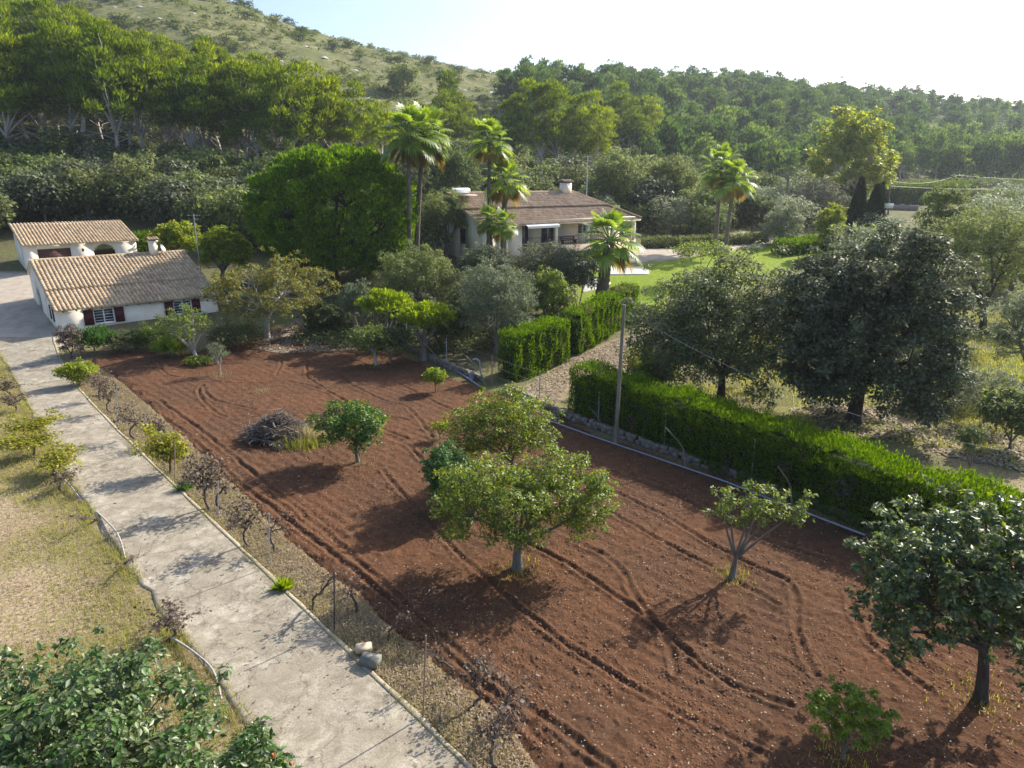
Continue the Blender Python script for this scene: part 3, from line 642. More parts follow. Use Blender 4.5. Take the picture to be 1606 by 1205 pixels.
# ---- palms
def palm(label, base, top, r, seed, nf=27, tr=.22, old=6, skirt=False, group=None, dead=4):
    rs = np.random.RandomState(seed); e = empty('palm_tree', base, label, 'palm', group); t = np.array(top) - np.array(base)
    mb = MB(); n = 22; p = bez(np.zeros(3), t * np.array([.25, .25, .5]), t, n)
    rr = tr * np.linspace(1.35, .8, n) * (1 + .07 * np.sin(np.arange(n) * 2.9)); rr[-2:] *= 1.35; mb.tube(p, rr, 10)
    mb.obj('trunk', M['bark_palm'], e, True)
    def frond(mb, az, el, L, dr, m=0, wid=1.0):
        d = np.array([math.cos(az) * math.cos(el), math.sin(az) * math.cos(el), math.sin(el)]); s = np.array([-math.sin(az), math.cos(az), 0]); up = np.cross(s, d) * -1
        pl = L * .62; q = bez(t, t + d * pl * .6, t + d * pl - np.array([0, 0, dr * .12 * L]), 5); mb.tube(q, np.linspace(.035, .018, 5) * r / 1.6, 3, m, cap=False)
        hub = q[-1]; nb = 19; fd = unit(q[-1] - q[-2]); fs = s; fn = np.cross(fd, fs)
        for i in range(nb):
            a = (i / (nb - 1) - .5) * math.radians(215) ; dv = unit(fd * math.cos(a) + fs * math.sin(a) * wid + fn * .12 * abs(math.sin(a)))
            bl = L * .52 * (1 - .28 * abs(a) / 1.9) * (.9 + .2 * rs.rand()); cs = np.array([0, 0, -1.])
            p1 = hub + dv * bl * .45; p2 = hub + dv * bl * .75 + cs * bl * .06 * (1 + dr); p3 = hub + dv * bl * .93 + cs * bl * (.08 + .2 * dr + .08 * rs.rand())
            sv = unit(np.cross(dv, fn)); w = bl * .075
            V = [hub - sv * w * .15, hub + sv * w * .15, p1 + sv * w, p1 - sv * w, p2 + sv * w * .7, p2 - sv * w * .7, p3 + sv * .004, p3 - sv * .004]
            mb.add(V, [[0, 1, 2, 3], [3, 2, 4, 5], [5, 4, 6, 7]], m)
    mb = MB(); g = math.pi * (3 - math.sqrt(5))
    for i in range(nf):
        f = i / nf; frond(mb, i * g + rs.rand() * .3, math.radians(84 - 112 * f ** .8), r * (.8 + .3 * rs.rand()), .3 + f)
    mb.obj('crown', M['palm'], e)
    mb = MB()
    for i in range(old): frond(mb, i * g * 1.3 + rs.rand(), math.radians(-28 - 25 * rs.rand()), r * (.75 + .2 * rs.rand()), 1.3)
    if dead:
        for i in range(dead): frond(mb, i * g + rs.rand(), math.radians(-62 - 12 * rs.rand()), r * .7, .8, 0, .5)
    mb.obj('old_fronds', M['palm_old'], e)
    return e

# ---- clipped hedges
def hedge(label, A, B, h, w, seed, dens, L=.2, W=.07, group=None, face=1.0, curve=0, mat='thuja', name='hedge', tag_h=None, taper=.1):
    rs = np.random.RandomState(seed); A = np.array(A[:2], float); B = np.array(B[:2], float); D = B - A; ln = np.linalg.norm(D); D /= ln; N = np.array([-D[1], D[0]])
    e = empty(name, (A[0], A[1], h1(A[0], A[1])), label, 'hedge', group); z0 = e.location.z
    n = int(dens * ln * (2 * h + w)); u = rs.rand(n) * ln; side = rs.rand(n) * (2 * h + w)
    hv = h * (1 + .16 * (fbm(u, u * 0, 2.2, seed, 4) - .5))
    on = np.where(side < h, 0, np.where(side < 2 * h, 1, 2)); zz = np.where(on == 2, hv, (side % h) / h * hv); off = np.where(on == 0, -w / 2, np.where(on == 1, w / 2, (side - 2 * h) - w / 2))
    bul = (fbm(u, zz, .7, seed + 3, 3) - .5) * .5 + (vn(u, zz * .15, .28, seed + 7) - .5) * .22
    off = off + np.where(on == 0, -1, 1) * np.where(on < 2, bul, 0) - np.where(on < 2, np.sign(off) * taper * zz / h, 0)
    zz = zz + np.where(on == 2, bul * .9 + rs.rand(n) ** 4 * .32 + (vn(u, off, .35, seed + 9) - .5) * .12, 0) 
    ends = rs.rand(n) < (w * 1.0 / (2 * ln + 2 * w)); 
    off = np.where(ends, (rs.rand(n) - .5) * w, off); zz = np.where(ends, rs.rand(n) * h, zz); u = np.where(ends, np.where(rs.rand(n) < .5, 0, ln), u)
    X = A[0] + D[0] * u + N[0] * off; Yv = A[1] + D[1] * u + N[1] * off
    P = np.stack([X, Yv, hz(X, Yv) + zz], 1) - np.array(e.location)
    sgn = np.where(on == 0, -1, np.where(on == 1, 1, 0))[:, None] * N[None]; out = np.column_stack([sgn, np.where(on == 2, .3, 0)])
    ax = unit(out * .55 + np.array([0, 0, 1.0]) + rs.randn(n, 3) * .35); nr = out + rs.randn(n, 3) * .8
    V, F = leafgeo(P, ax, nr, L * (.6 + .8 * rs.rand(n)), W * (.6 + .8 * rs.rand(n)), single=True)
    br = (fbm(u, zz, .8, seed + 17, 3) > .74) & (rs.rand(n) < .7) if mat == 'thuja' else np.zeros(n, bool)
    link('foliage', qm(V, F, 'f', br.astype(int)), [M[mat], M['dead_leaf']], e)
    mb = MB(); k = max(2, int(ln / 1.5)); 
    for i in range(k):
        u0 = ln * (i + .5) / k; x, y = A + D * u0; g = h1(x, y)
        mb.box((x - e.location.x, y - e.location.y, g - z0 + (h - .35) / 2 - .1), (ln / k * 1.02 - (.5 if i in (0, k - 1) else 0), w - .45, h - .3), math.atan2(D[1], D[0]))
    mb.obj('dark_core', M['hedge_in'], e); return e  # solid dark boxes keep the hedge opaque, inner shade put into their colour
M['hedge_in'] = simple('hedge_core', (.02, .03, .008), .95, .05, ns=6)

# ---- old grape vines
def vine_proto(seed, mat, h=1.1, leaves=260, spread=.9, lean=0):
    rs = np.random.RandomState(seed); e = empty('grape_vine', (0, 0, 0), 'x', 'vine'); mb = MB()
    top = np.array([lean + rs.randn() * .15, rs.randn() * .15, h * .62]); p = bez(np.zeros(3), np.array([rs.randn() * .25, rs.randn() * .2, h * .3]), top, 8)
    mb.tube(p + rs.randn(8, 3) * .015, np.linspace(.05, .032, 8), 6); C = []
    for i in range(5):
        a = rs.rand() * 6.28; d = np.array([math.cos(a) * .7, math.sin(a) * .7, rs.rand() * .7]); L = spread * (.5 + rs.rand() * .6)
        q = bez(top, top + d * L * .5 + np.array([0, 0, .25]), top + d * L + np.array([0, 0, .1]), 8) + rs.randn(8, 3) * .02; mb.tube(q, np.linspace(.022, .006, 8), 4, cap=False)
        C += [q[3], q[5], q[7]]
        for j in range(3):
            s = q[rs.randint(3, 8)]; f = s + rs.randn(3) * .25 + np.array([0, 0, .15]); mb.tube(bez(s, (s + f) / 2 + rs.randn(3) * .05, f, 4), [.008, .006, .005, .004], 3, cap=False); C.append(f)
    mb.obj('trunk', M['vine_wood'], e, True)
    k_ = 1.5 if mat == 'yellow_leaf' else 1; V, F = cloud(C, .22 * k_, leaves, .10, .085, rs, .3, .9, hollow=.1); link('foliage', qm(V, F, 'f', (np.repeat(rs.rand(len(F) // 2) < .35, 2)).astype(int)), [M[mat], M['autumn' if mat == 'yellow_leaf' else 'dead_leaf']], e); return e

# ------------------------------------------------------------------ trees standing in and round the red plot
pixplant('fruit_tree', 'broad citrus tree in the middle of the red plot, the largest on bare soil', 'fruit tree', (812, 893), 672, 962, 706, 866, clumps=120, cr=.135, n=20000, L=.11, W=.052, leaf='citrus', tr=.14, fork=.36, seed=11, limbs=9, ry=.7, inner=.4, amp=.55, flat=.7, twig=.014, shoots=.6)
pixplant('fruit_tree', 'round citrus tree just behind the largest one, with yellowing tips on its far side', 'fruit tree', (805, 758), 702, 882, 606, 728, clumps=80, cr=.17, n=13500, L=.11, W=.055, leaf='citrus', leaf2='yellow_leaf', f2=.16, tr=.11, fork=.35, seed=12, limbs=7, amp=.35, flat=.8)
pixplant('fruit_tree', 'small darker bluish citrus tree touching the left side of the largest one', 'fruit tree', (712, 805), 655, 758, 690, 800, clumps=46, cr=.26, n=9000, L=.11, W=.055, leaf='citrus_blue', tr=.09, fork=.3, seed=13, limbs=6)
pixplant('fruit_tree', 'small round glossy citrus tree on a single thin trunk beside the heap of dead branches', 'fruit tree', (562, 727), 488, 612, 622, 718, clumps=50, cr=.24, n=8500, L=.125, W=.065, leaf='citrus_blue', leaf2='citrus_bright', f2=.25, tr=.07, fork=.5, seed=14, limbs=6, amp=.35)
pixplant('fruit_tree', 'sparse open fruit tree with mossy trunk and few leaves near the white pipe', 'fruit tree', (1148, 908), 1098, 1262, 752, 866, ry=.7, clumps=34, cr=.14, n=2100, L=.12, W=.06, leaf='olive_green', leaf2='citrus', f2=.5, bk='bark_grey', tr=.085, fork=.3, seed=22, limbs=6, inner=.6, amp=.5, lo=-.1, shoots=.1, forkxy=(.05, 0), hollow=.1)
pixplant('fruit_tree', 'large dark glossy persimmon tree at the right end of the red plot', 'fruit tree', (1538, 1098), 1352, 1690, 768, 1060, clumps=125, cr=.105, n=25000, L=.125, W=.07, leaf='persimmon', leaf2='citrus', f2=.15, bk='bark_dark', tr=.12, fork=.4, shoots=.9, seed=16, limbs=8, inner=.4, amp=.35, flat=.8, hollow=.3)
pixplant('sapling', 'young bright green fruit sapling near the bottom right corner of the plot', 'sapling', (1322, 1192), 1272, 1388, 1072, 1176, clumps=22, cr=.17, n=3400, L=.10, W=.045, leaf='citrus_bright', leaf2='citrus', f2=.3, tr=.03, fork=.2, seed=17, limbs=5, up=1.0, inner=.3, amp=.7, shoots=.9, flat=1.3)
pixplant('sapling', 'small lime green sapling in front of the bucket by the fence', 'sapling', (683, 616), 661, 703, 573, 608, clumps=16, cr=.32, n=1500, L=.14, W=.07, leaf='citrus_bright', tr=.04, fork=.4, seed=18)
pixplant('sapling', 'tiny yellow green sapling on a clump of straw left of the citrus trees', 'sapling', (690, 692), 671, 709, 657, 682, clumps=10, cr=.35, n=420, L=.13, W=.07, leaf='yellow_leaf', leaf2='citrus_bright', f2=.5, tr=.025, fork=.4, seed=19)
pixplant('fruit_tree', 'two stemmed small fruit tree at the foot of the fence, left of the bucket', 'fruit tree', (590, 573), 540, 629, 505, 556, clumps=34, cr=.24, n=4200, L=.15, W=.08, leaf='olive_green', leaf2='citrus', f2=.5, bk='bark_silver', tr=.08, fork=.4, seed=20, inner=.6)
pixplant('sapling', 'young grey olive sapling standing on a straw patch in front of the house shrubs', 'sapling', (346, 588), 323, 362, 532, 576, clumps=16, cr=.3, n=700, L=.15, W=.035, leaf='olive', bk='bark_silver', tr=.035, fork=.25, seed=21, up=1.0, style='tuft')
pixplant('bare_tree', 'half bare silver barked tree in front of the cottage window', 'fruit tree', (308, 562), 236, 346, 474, 544, clumps=46, cr=.18, n=3600, L=.14, W=.07, leaf='olive_green', leaf2='citrus_bright', f2=.3, bk='bark_silver', tr=.12, fork=.22, seed=23, bare=.35, limbs=8, inner=.6, hollow=.2)
pixplant('autumn_tree', 'wide walnut tree with yellow and brown autumn leaves at the right end of the cottage', 'tree', (420, 532), 336, 526, 393, 522, clumps=90, cr=.13, n=12500, L=.18, W=.10, leaf='autumn', leaf2='olive_green', f2=.35, shoots=.6, bk='bark_silver', tr=.17, fork=.42, seed=24, limbs=8, inner=.45, amp=.6, hollow=.2, flat=.7)
pixplant('yellow_shrub', 'low bright lime yellow shrub at the corner where the drive meets the red soil', 'shrub', (124, 606), 92, 154, 562, 604, clumps=26, cr=.3, n=5200, L=.13, W=.07, leaf='yellow_leaf', leaf2='citrus_bright', f2=.6, tr=.05, fork=.2, seed=25, hollow=.6)
pixplant('dead_shrub', 'withered brown shrub at the front corner of the cottage', 'shrub', (112, 562), 84, 135, 507, 560, clumps=26, cr=.28, n=3200, L=.1, W=.06, leaf='grey_dead', tr=.05, fork=.2, seed=26, bk='vine_wood', hollow=.2)
# the leafy tree growing up into the lower left corner
pixplant('fruit_tree', 'large leafed persimmon crown filling the bottom left corner', 'fruit tree', (60, 1500), -190, 392, 1020, 1520, Y=8.6, clumps=130, cr=.14, n=27000, L=.12, W=.066, leaf='persimmon', leaf2='citrus_blue', f2=.35, bk='bark_dark', tr=.13, fork=.3, seed=27, limbs=8, inner=.45, amp=.3, hollow=.15, up=.8, ry=.8)
pixplant('sapling', 'small leafy persimmon shoot reaching over the drive near the bottom edge', 'fruit tree', (390, 1330), 320, 476, 1140, 1300, Y=8.9, clumps=26, cr=.25, n=1700, L=.12, W=.064, leaf='persimmon', leaf2='citrus_blue', f2=.5, tr=.04, fork=.3, seed=28, up=.8, hollow=.1)
# planting along the cottage wall
for i, (b, x0, x1, y0, y1, mt, n, st, lab) in enumerate([
    ((148, 553), 122, 176, 514, 552, 'citrus_blue', 2600, 'tuft', 'clump of strappy dark green leaves under the left front window of the cottage'),
    ((196, 550), 170, 222, 518, 550, 'oak', 2800, 'leaf', 'dark low shrub against the white wall between the cottage windows'),
    ((238, 548), 216, 262, 508, 548, 'citrus', 2600, 'leaf', 'mid green shrub against the cottage wall, left of the half bare tree'),
    ((270, 560), 252, 292, 530, 560, 'citrus_bright', 1500, 'tuft', 'light green grassy shrub at the foot of the half bare tree'),
    ((372, 545), 330, 415, 508, 545, 'oak', 3800, 'leaf', 'dark spreading shrub between the cottage and the walnut tree'),
    ((312, 572), 296, 328, 560, 574, 'citrus', 900, 'leaf', 'low clump of green leaves on the soil under the half bare tree')]):
    pixplant('shrub', lab, 'shrub', b, x0 - 9, x1 + 9, y0 - 4, y1 + 3, clumps=26, cr=.3, n=int(n * 1.5), L=.22 if st == 'tuft' else .15, W=.06, leaf=mt, tr=.04, fork=.15, seed=40 + i, style=st, up=.9, kid='foliage', stem='stem')
# umbrella pine
P = atY(525, 66)
pine = pixplant('stone_pine', 'huge dome shaped umbrella pine behind the walnut tree', 'tree', (525, 450), 388, 660, 230, 448, Y=66, clumps=230, cr=.112, n=95000, L=.34, W=.12, leaf='stone_pine', bk='bark_dark', tr=.42, fork=.34, seed=31, limbs=10, style='tuft', lo=-.92, shoots=0, inner=.78, amp=.02, flat=.8, up=.8, single=True, hollow=.5, shape=.95)
# palms
def ppalm(label, bx, Y, tx, ty, rpx, seed, **kw):
    b = atY(bx, Y); t = R3(tx, ty, Y); return palm(label, b, t, rpx * 1.18 * depth(t) / FPX, seed, **kw)
ppalm('tall fan palm beside the umbrella pine, the left one of the pair', 644, 64, 641, 213, 44, 1, tr=.2)
ppalm('tall fan palm beside the umbrella pine, the right one with yellow lower fronds', 653, 66, 665, 210, 46, 2, tr=.2, old=12)
ppalm('tall slender fan palm rising in front of the left end of the big house roof', 766, 68, 768, 222, 34, 3, tr=.18)
ppalm('thick fan palm standing over the big house roof, right of the slender one', 790, 69, 792, 282, 34, 4, tr=.26, dead=8)
ppalm('low fan palm before the big house end wall, left of its clump', 775, 65, 766, 345, 24, 5, tr=.18, nf=24)
ppalm('low fan palm before the big house end wall, right of its clump', 786, 64, 789, 352, 24, 6, tr=.18, nf=24)
ppalm('thick trunked fan palm on the lawn edge in front of the big house terrace', 942, 58, 956, 378, 48, 7, tr=.46, nf=30, dead=0, old=5)
ppalm('taller left palm of the pair beyond the lawn', 1121, 84, 1132, 262, 32, 8, tr=.2)
ppalm('right palm of the pair beyond the lawn, leaning right', 1137, 82, 1152, 282, 31, 9, tr=.2)
# hedges
hedge('long clipped green hedge running behind the wire fence from the pole to the right edge', (3.7, 35.5), (19.2, 14.6), 2.4, 1.75, 3, 640, .13, .045, taper=.05)
hedge('clipped hedge left of the gravel path, the near piece ending at the fence', (-.3, 41.2), (3.3, 45.6), 2.75, 1.5, 5, 420, .15, .055, group='hedges along the path')
hedge('clipped hedge left of the gravel path, the far piece behind the utility pole', (4.0, 46.6), (9.6, 55.6), 2.6, 1.5, 6, 360, .16, .06, group='hedges along the path')
a, b = G(1012, 391), G(1205, 383); hedge('low dark box hedge along the far side of the gravel drive', (a.x, a.y + 1.2), (b.x, b.y + 1.2), .9, 1.4, 7, 120, .25, .12, mat='oak')
a, b = G(1222, 400), G(1310, 388); hedge('low clipped bright yellow green hedge at the end of the lawn', (a.x, a.y), (b.x, b.y), 1.2, 2.2, 8, 150, .25, .1)
a, b = atY(1392, 140), atY(1500, 150); hedge('tall reed hedge beyond the low wall in the valley', a, b, 3.6, 4, 9, 26, .9, .12, mat='reed')
a, b = atY(1490, 178), atY(1660, 182); hedge('far low reed hedge in front of the pine wood', a, b, 2.2, 3, 10, 20, .9, .14, mat='reed')
a, b = atY(214, 74), atY(262, 77); hedge('bright green clipped hedge beside the garage annex', a, b, 2.0, 1.6, 12, 130, .25, .1)

# named trees beyond the plot
def tr(lab, cx, x0, x1, y0, y1, Y, leaf, n, cl=60, cr=.2, seed=0, nm='olive_tree', cat='tree', L=.2, W=.08, tr=.2, fork=.3, **kw):
    return pixplant(nm, lab, cat, (cx, 400), x0, x1, y0, y1, Y=Y, clumps=cl, cr=cr, n=n, L=L, W=W, leaf=leaf, tr=tr, fork=fork, seed=100 + seed, **kw)
tr('wide dark leafed oak behind the long hedge, the left one of the two', 1130, 978, 1288, 388, 660, 37.5, 'oak_silver', 52000, 130, .16, 1, 'oak_tree', leaf2='olive_green', f2=.45, L=.18, W=.09, bk='bark_dark', hollow=.3, inner=.4, tr=.2, fork=.3, limbs=8, amp=.3)
tr('massive dark silvery oak with forked black trunk behind the long hedge', 1338, 1206, 1538, 362, 676, 33.5, 'oak_silver', 64000, 150, .16, 2, 'oak_tree', L=.19, W=.115, bk='bark_dark', tr=.3, fork=.36, limbs=8, inner=.45, hollow=.4, amp=.3)
tr('silver grey olive tree at the left end of the clipped hedge by the path', 778, 708, 846, 408, 540, 47, 'olive', 15000, 80, .2, 3, L=.22, W=.05, lo=-.7)
tr('broad grey green olive between the umbrella pine and the silver olive', 652, 590, 716, 381, 480, 56, 'olive_green', 13000, 70, .2, 4, L=.24, W=.06, lo=-.7)
tr('light olive tree beside the end wall of the big house', 700, 656, 744, 293, 378, 75, 'olive_green', 9000, 60, .22, 5, L=.3, W=.07, lo=-.6)
tr('round dark green tree rising behind the olive at the end of the big house', 717, 676, 762, 236, 318, 96, 'olive_green', 8000, 60, .24, 6, 'round_tree', L=.4, W=.12, lo=-.7)
tr('dark oleander thicket below the terrace of the big house', 866, 800, 932, 376, 450, 57, 'oak_silver', 12000, 60, .22, 7, 'shrub', 'shrub', L=.2, W=.07, lo=-.8, fork=.15)
tr('dark silvery bush below the fan palms at the big house', 752, 716, 806, 380, 446, 58, 'oak_silver', 8500, 46, .22, 8, 'shrub', 'shrub', L=.2, W=.07, lo=-.8, fork=.15)
tr('fresh green bush between the silver olive and the clipped hedge', 862, 822, 908, 420, 505, 50.5, 'citrus', 8000, 46, .22, 9, 'shrub', 'shrub', L=.2, W=.08, lo=-.8, fork=.15)
tr('bright green shoots of a low tree behind the fence, left one', 605, 562, 652, 456, 505, 48.5, 'citrus_bright', 5200, 40, .2, 10, 'fruit_tree', 'fruit tree', L=.24, W=.08, style='tuft', up=1.0, shape=.5)
tr('bright green shoots of a low tree behind the fence, right one', 664, 614, 714, 474, 524, 45.5, 'citrus_bright', 6000, 40, .2, 11, 'fruit_tree', 'fruit tree', L=.22, W=.08, style='tuft', up=1.0, shape=.5)
tr('silvery upright bush behind the fence beside the walnut tree', 560, 532, 592, 442, 506, 50, 'olive', 4600, 40, .22, 12, 'shrub', 'shrub', L=.24, W=.06, style='tuft', up=1.0, fork=.15)
tr('yellow green lemon tree behind the cottage, left of its aerial', 280, 234, 318, 346, 402, 70, 'citrus_bright', 7500, 50, .22, 13, 'lemon_tree', 'fruit tree', leaf2='yellow_leaf', f2=.5, L=.3, W=.13, lo=-.7)
tr('yellow green lemon tree behind the cottage, right of its aerial', 350, 306, 396, 354, 430, 66, 'citrus_bright', 8500, 50, .22, 14, 'lemon_tree', 'fruit tree', leaf2='yellow_leaf', f2=.3, L=.3, W=.13, lo=-.7)
tr('tall yellow green poplar standing out in front of the pine wood', 1340, 1272, 1408, 180, 312, 118, 'poplar', 17000, 90, .17, 15, 'poplar_tree', L=.5, W=.26, tr=.4, fork=.4, hollow=.15, amp=.45, inner=.4, single=True, bk='bark_pale', lo=-.8)
tr('grey green orchard olive with dark trunk at the right, beyond the massive oak', 1540, 1448, 1630, 318, 462, 52, 'olive_green', 16000, 90, .19, 16, L=.24, W=.07, bk='bark_dark', tr=.22, fork=.3)
tr('pointed grey green tree rising left of the orchard olive', 1480, 1432, 1532, 288, 420, 60, 'olive_green', 11000, 70, .2, 17, L=.28, W=.08)
tr('pale olive cut by the right edge of the picture, nearest the hedge', 1610, 1545, 1680, 446, 590, 40, 'olive', 12000, 70, .2, 18, L=.2, W=.05, lo=-.7)
tr('yellow leafed shoots of a young tree left of the two cypresses', 1298, 1274, 1330, 320, 382, 80, 'citrus_bright', 4000, 36, .22, 19, 'young_tree', 'tree', leaf2='yellow_leaf', f2=.5, L=.34, W=.15)
tr('pale olive on its own beyond the gravel drive', 1224, 1190, 1264, 319, 386, 88, 'olive', 6500, 50, .22, 20, L=.34, W=.09)
tr('dark round oak behind the pair of palms', 1178, 1146, 1216, 300, 368, 95, 'oak', 6500, 46, .24, 21, 'oak_tree', L=.34, W=.16)
tr('dusty grey leafless tree left of the poplar', 1282, 1232, 1334, 276, 350, 104, 'grey_dead', 6000, 60, .2, 22, 'bare_tree', leaf2='olive', f2=.5, L=.4, W=.1, hollow=.05)
tr('rounded light green oak on the slope right of the big house chimney', 960, 918, 1012, 240, 318, 102, 'olive_green', 7500, 56, .22, 23, 'oak_tree', L=.4, W=.14, lo=-.7)
tr('wide grey green oak above the roof end of the big house', 1048, 1004, 1104, 246, 318, 106, 'olive_green', 8500, 60, .22, 24, 'oak_tree', L=.4, W=.14, lo=-.7)
tr('yellowing shrub in the gap between the far hedge piece and the left oak', 1010, 975, 1062, 530, 606, 41, 'autumn', 4500, 44, .2, 25, 'shrub', 'shrub', leaf2='citrus_bright', f2=.5, L=.16, W=.09, fork=.15, lo=-.8)
tr('small dry bush on the leaf strewn ground at the right end of the hedge', 1523, 1502, 1546, 662, 712, 27, 'olive_green', 1500, 20, .28, 26, 'shrub', 'shrub', L=.14, W=.04, fork=.15, tr=.05)
tr('loose olive sprawling behind the massive oak, at the right', 1545, 1500, 1612, 570, 650, 33.5, 'olive', 3600, 40, .2, 27, L=.18, W=.04, hollow=.05, tr=.1)
tr('dark weedy shrub growing through the wire fence near the end of the white pipe', 1326, 1292, 1358, 722, 800, 23.2, 'oak', 1500, 26, .25, 28, 'shrub', 'shrub', L=.14, W=.06, fork=.15, tr=.03, leaf2='grey_dead', f2=.3)
tr('olive in the valley orchard standing right of the reed hedge', 1560, 1515, 1640, 330, 392, 72, 'olive_green', 6500, 50, .22, 29, L=.3, W=.09)
for i, (cx, x0, x1, y0, y1, Y, lf, n, lab) in enumerate([
    (700, 664, 742, 478, 540, 47.5, 'oak', 5000, 'dark shrub behind the fence at the foot of the silver olive'),
    (640, 600, 690, 452, 512, 53, 'oak_silver', 6500, 'grey bush filling the space below the broad grey green olive'),
    (742, 700, 784, 444, 516, 50.5, 'oak', 5000, 'shaded bush just left of the silver olive trunk'),
    (820, 790, 870, 486, 540, 48.5, 'olive_green', 4200, 'grey green bush leaning over the near end of the clipped hedge'),
    (905, 876, 940, 402, 462, 54, 'oak_silver', 4600, 'dark bush at the lawn corner left of the thick trunked palm'),
    (612, 580, 650, 512, 552, 45, 'oak', 3200, 'low dark shrub behind the two stemmed fruit tree'),
    (500, 470, 545, 470, 530, 52, 'oak', 5200, 'dark shrub in the shade between the walnut and the umbrella pine'),
    (1020, 985, 1062, 556, 612, 39, 'citrus', 3600, 'yellow green bush at the near end of the gravel path'),
    (1475, 1430, 1530, 560, 640, 36, 'olive', 5200, 'pale low olive tucked behind the right side of the massive oak'),
    (1585, 1530, 1650, 600, 690, 30, 'olive_green', 5200, 'loose grey green bush at the right edge above the hedge'),
    (1440, 1400, 1486, 380, 450, 62, 'olive', 4200, 'silver bush seen over the top of the massive oak'),
    (1590, 1540, 1660, 392, 466, 56, 'olive_green', 6000, 'grey olive behind the pale one at the right edge'),
    (1100, 1050, 1150, 375, 410, 66, 'citrus', 2600, 'sparse green shoots over the far edge of the lawn')]):
    tr(lab, cx, x0, x1, y0, y1, Y, lf, n, 36, .24, 60 + i, 'shrub', 'shrub', L=.22, W=.09, tr=.06, fork=.15)
# cypresses
def cypress(lab, cx, ytop, ybase, Y, wpx, seed, n=5000):
    b = atY(cx, Y); t = R3(cx, ytop, Y); h = t.z - b.z; r = wpx / 2 * depth(t) / FPX; rs = np.random.RandomState(seed)
    e = empty('cypress_tree', b, lab, 'cypress'); mb = MB(); mb.tube([(0, 0, 0), (0, 0, h * .5), (0, 0, h * .9)], [.18, .12, .03], 6); mb.obj('trunk', M['bark_grey'], e)
    z = rs.rand(n) ** .9; rr = r * np.sin(np.clip(z * 1.02, 0, 1) * np.pi) ** .45 * (1 - z ** 2.2) ** .8 * (1.02 - .1 * z); rr = r * np.minimum(1, (1 - z) * 1.9 + .03) ** .8 * np.minimum(1, .75 + z * 1.5)
    an = rs.rand(n) * 6.28; rr = rr * (.72 + .3 * rs.rand(n)) * (1 + .12 * np.sin(an * 5 + z * 9))
    P = np.stack([rr * np.cos(an), rr * np.sin(an), .25 + z * (h - .35)], 1); d = np.stack([np.cos(an), np.sin(an), np.zeros(n)], 1)
    V, F = leafgeo(P, unit(d * .3 + np.array([0, 0, 1.]) + rs.randn(n, 3) * .2), d + rs.randn(n, 3) * .5, .5, .16, single=True); link('crown', qm(V, F), M['cypress'], e); return e
cypress('narrow black green cypress, the taller left one of the pair by the valley road', 1337, 281, 372, 86, 26, 1)
cypress('broad based dark cypress, the right one of the pair by the valley road', 1362, 292, 375, 83, 32, 2)
cypress('small slim cypress peeping out behind the right one of the pair', 1377, 288, 320, 112, 9, 3, 2500)
cypress('lone slim cypress high on the wooded slope above the big house', 938, 160, 198, 165, 8.5, 4, 2500)

# ------------------------------------------------------------------ woods: a few models, copied tree by tree
def proto(fn, n): return [fn(i) for i in range(n)]
def pineproto(i, far=False):
    rs = np.random.RandomState(300 + i + 50 * far); H = 15.0; e = None
    r = (2.5 + .9 * rs.rand(), 2.5 + .9 * rs.rand(), 4.3 if not far else 5.6)
    n = 6000 if not far else 1500; C = lumpy(*r, 38 if not far else 26, rs, -.8, .35, .6) ; C[:, :2] *= 1 - (.25 if not far else .42) * (C[:, 2:3] / r[2]); C += np.array([rs.randn() * .5, rs.randn() * .5, 10.3 if not far else 7.9]); top = C[C[:, 2] > 8]
    V, F = cloud(C, (.6 + .6 * rs.rand(len(C))) * (1 if not far else 1.4), n, .55 if not far else 1.0, .15 if not far else .34, rs, 1.0, .95, 'tuft', single=True, hollow=.25)
    mb = MB(); wood(mb, C, (rs.randn() * .5, rs.randn() * .5, 5.0 if not far else 3.0), .19, rs, 8, twig=.05, k=6, wob=.08)
    if not far:
        for _ in range(9):
            a = rs.rand() * 6.28; z = 3 + rs.rand() * 4; L = 1.2 + rs.rand() * 2.2; s = np.array([0, 0, z]); f = s + np.array([math.cos(a) * L, math.sin(a) * L, .5 + rs.rand()]); mb.tube(bez(s, (s + f) / 2 + rs.randn(3) * .3, f, 5), np.linspace(.07, .02, 5), 4, cap=False)
        e = empty('pine_tree', (0, 0, -500), 'x', 'pine'); mb.obj('trunk', M['bark_pale'], e, True); link('crown', qm(V, F), M['pine'], e); return e
    mb2 = MB(); mb2.add(V, F, 0)
    for v, f in zip(mb.v, mb.f): mb2.v.append(v); mb2.f.append(f - f.min() + mb2.n); mb2.m.append(np.ones(len(f))); mb2.n += len(v)
    V2 = np.vstack(mb2.v); o = link('pine_tree', qm(V2, _refs(mb, V, F), 'far_pine', np.concatenate([np.zeros(len(F)), np.ones(sum(len(f) for f in mb.f))])), [M['pine_far'], M['bark_pale']]); o['category'] = 'pine'; return o
def _refs(mb, V, F): return np.vstack([F, np.vstack(mb.f) + len(V)])
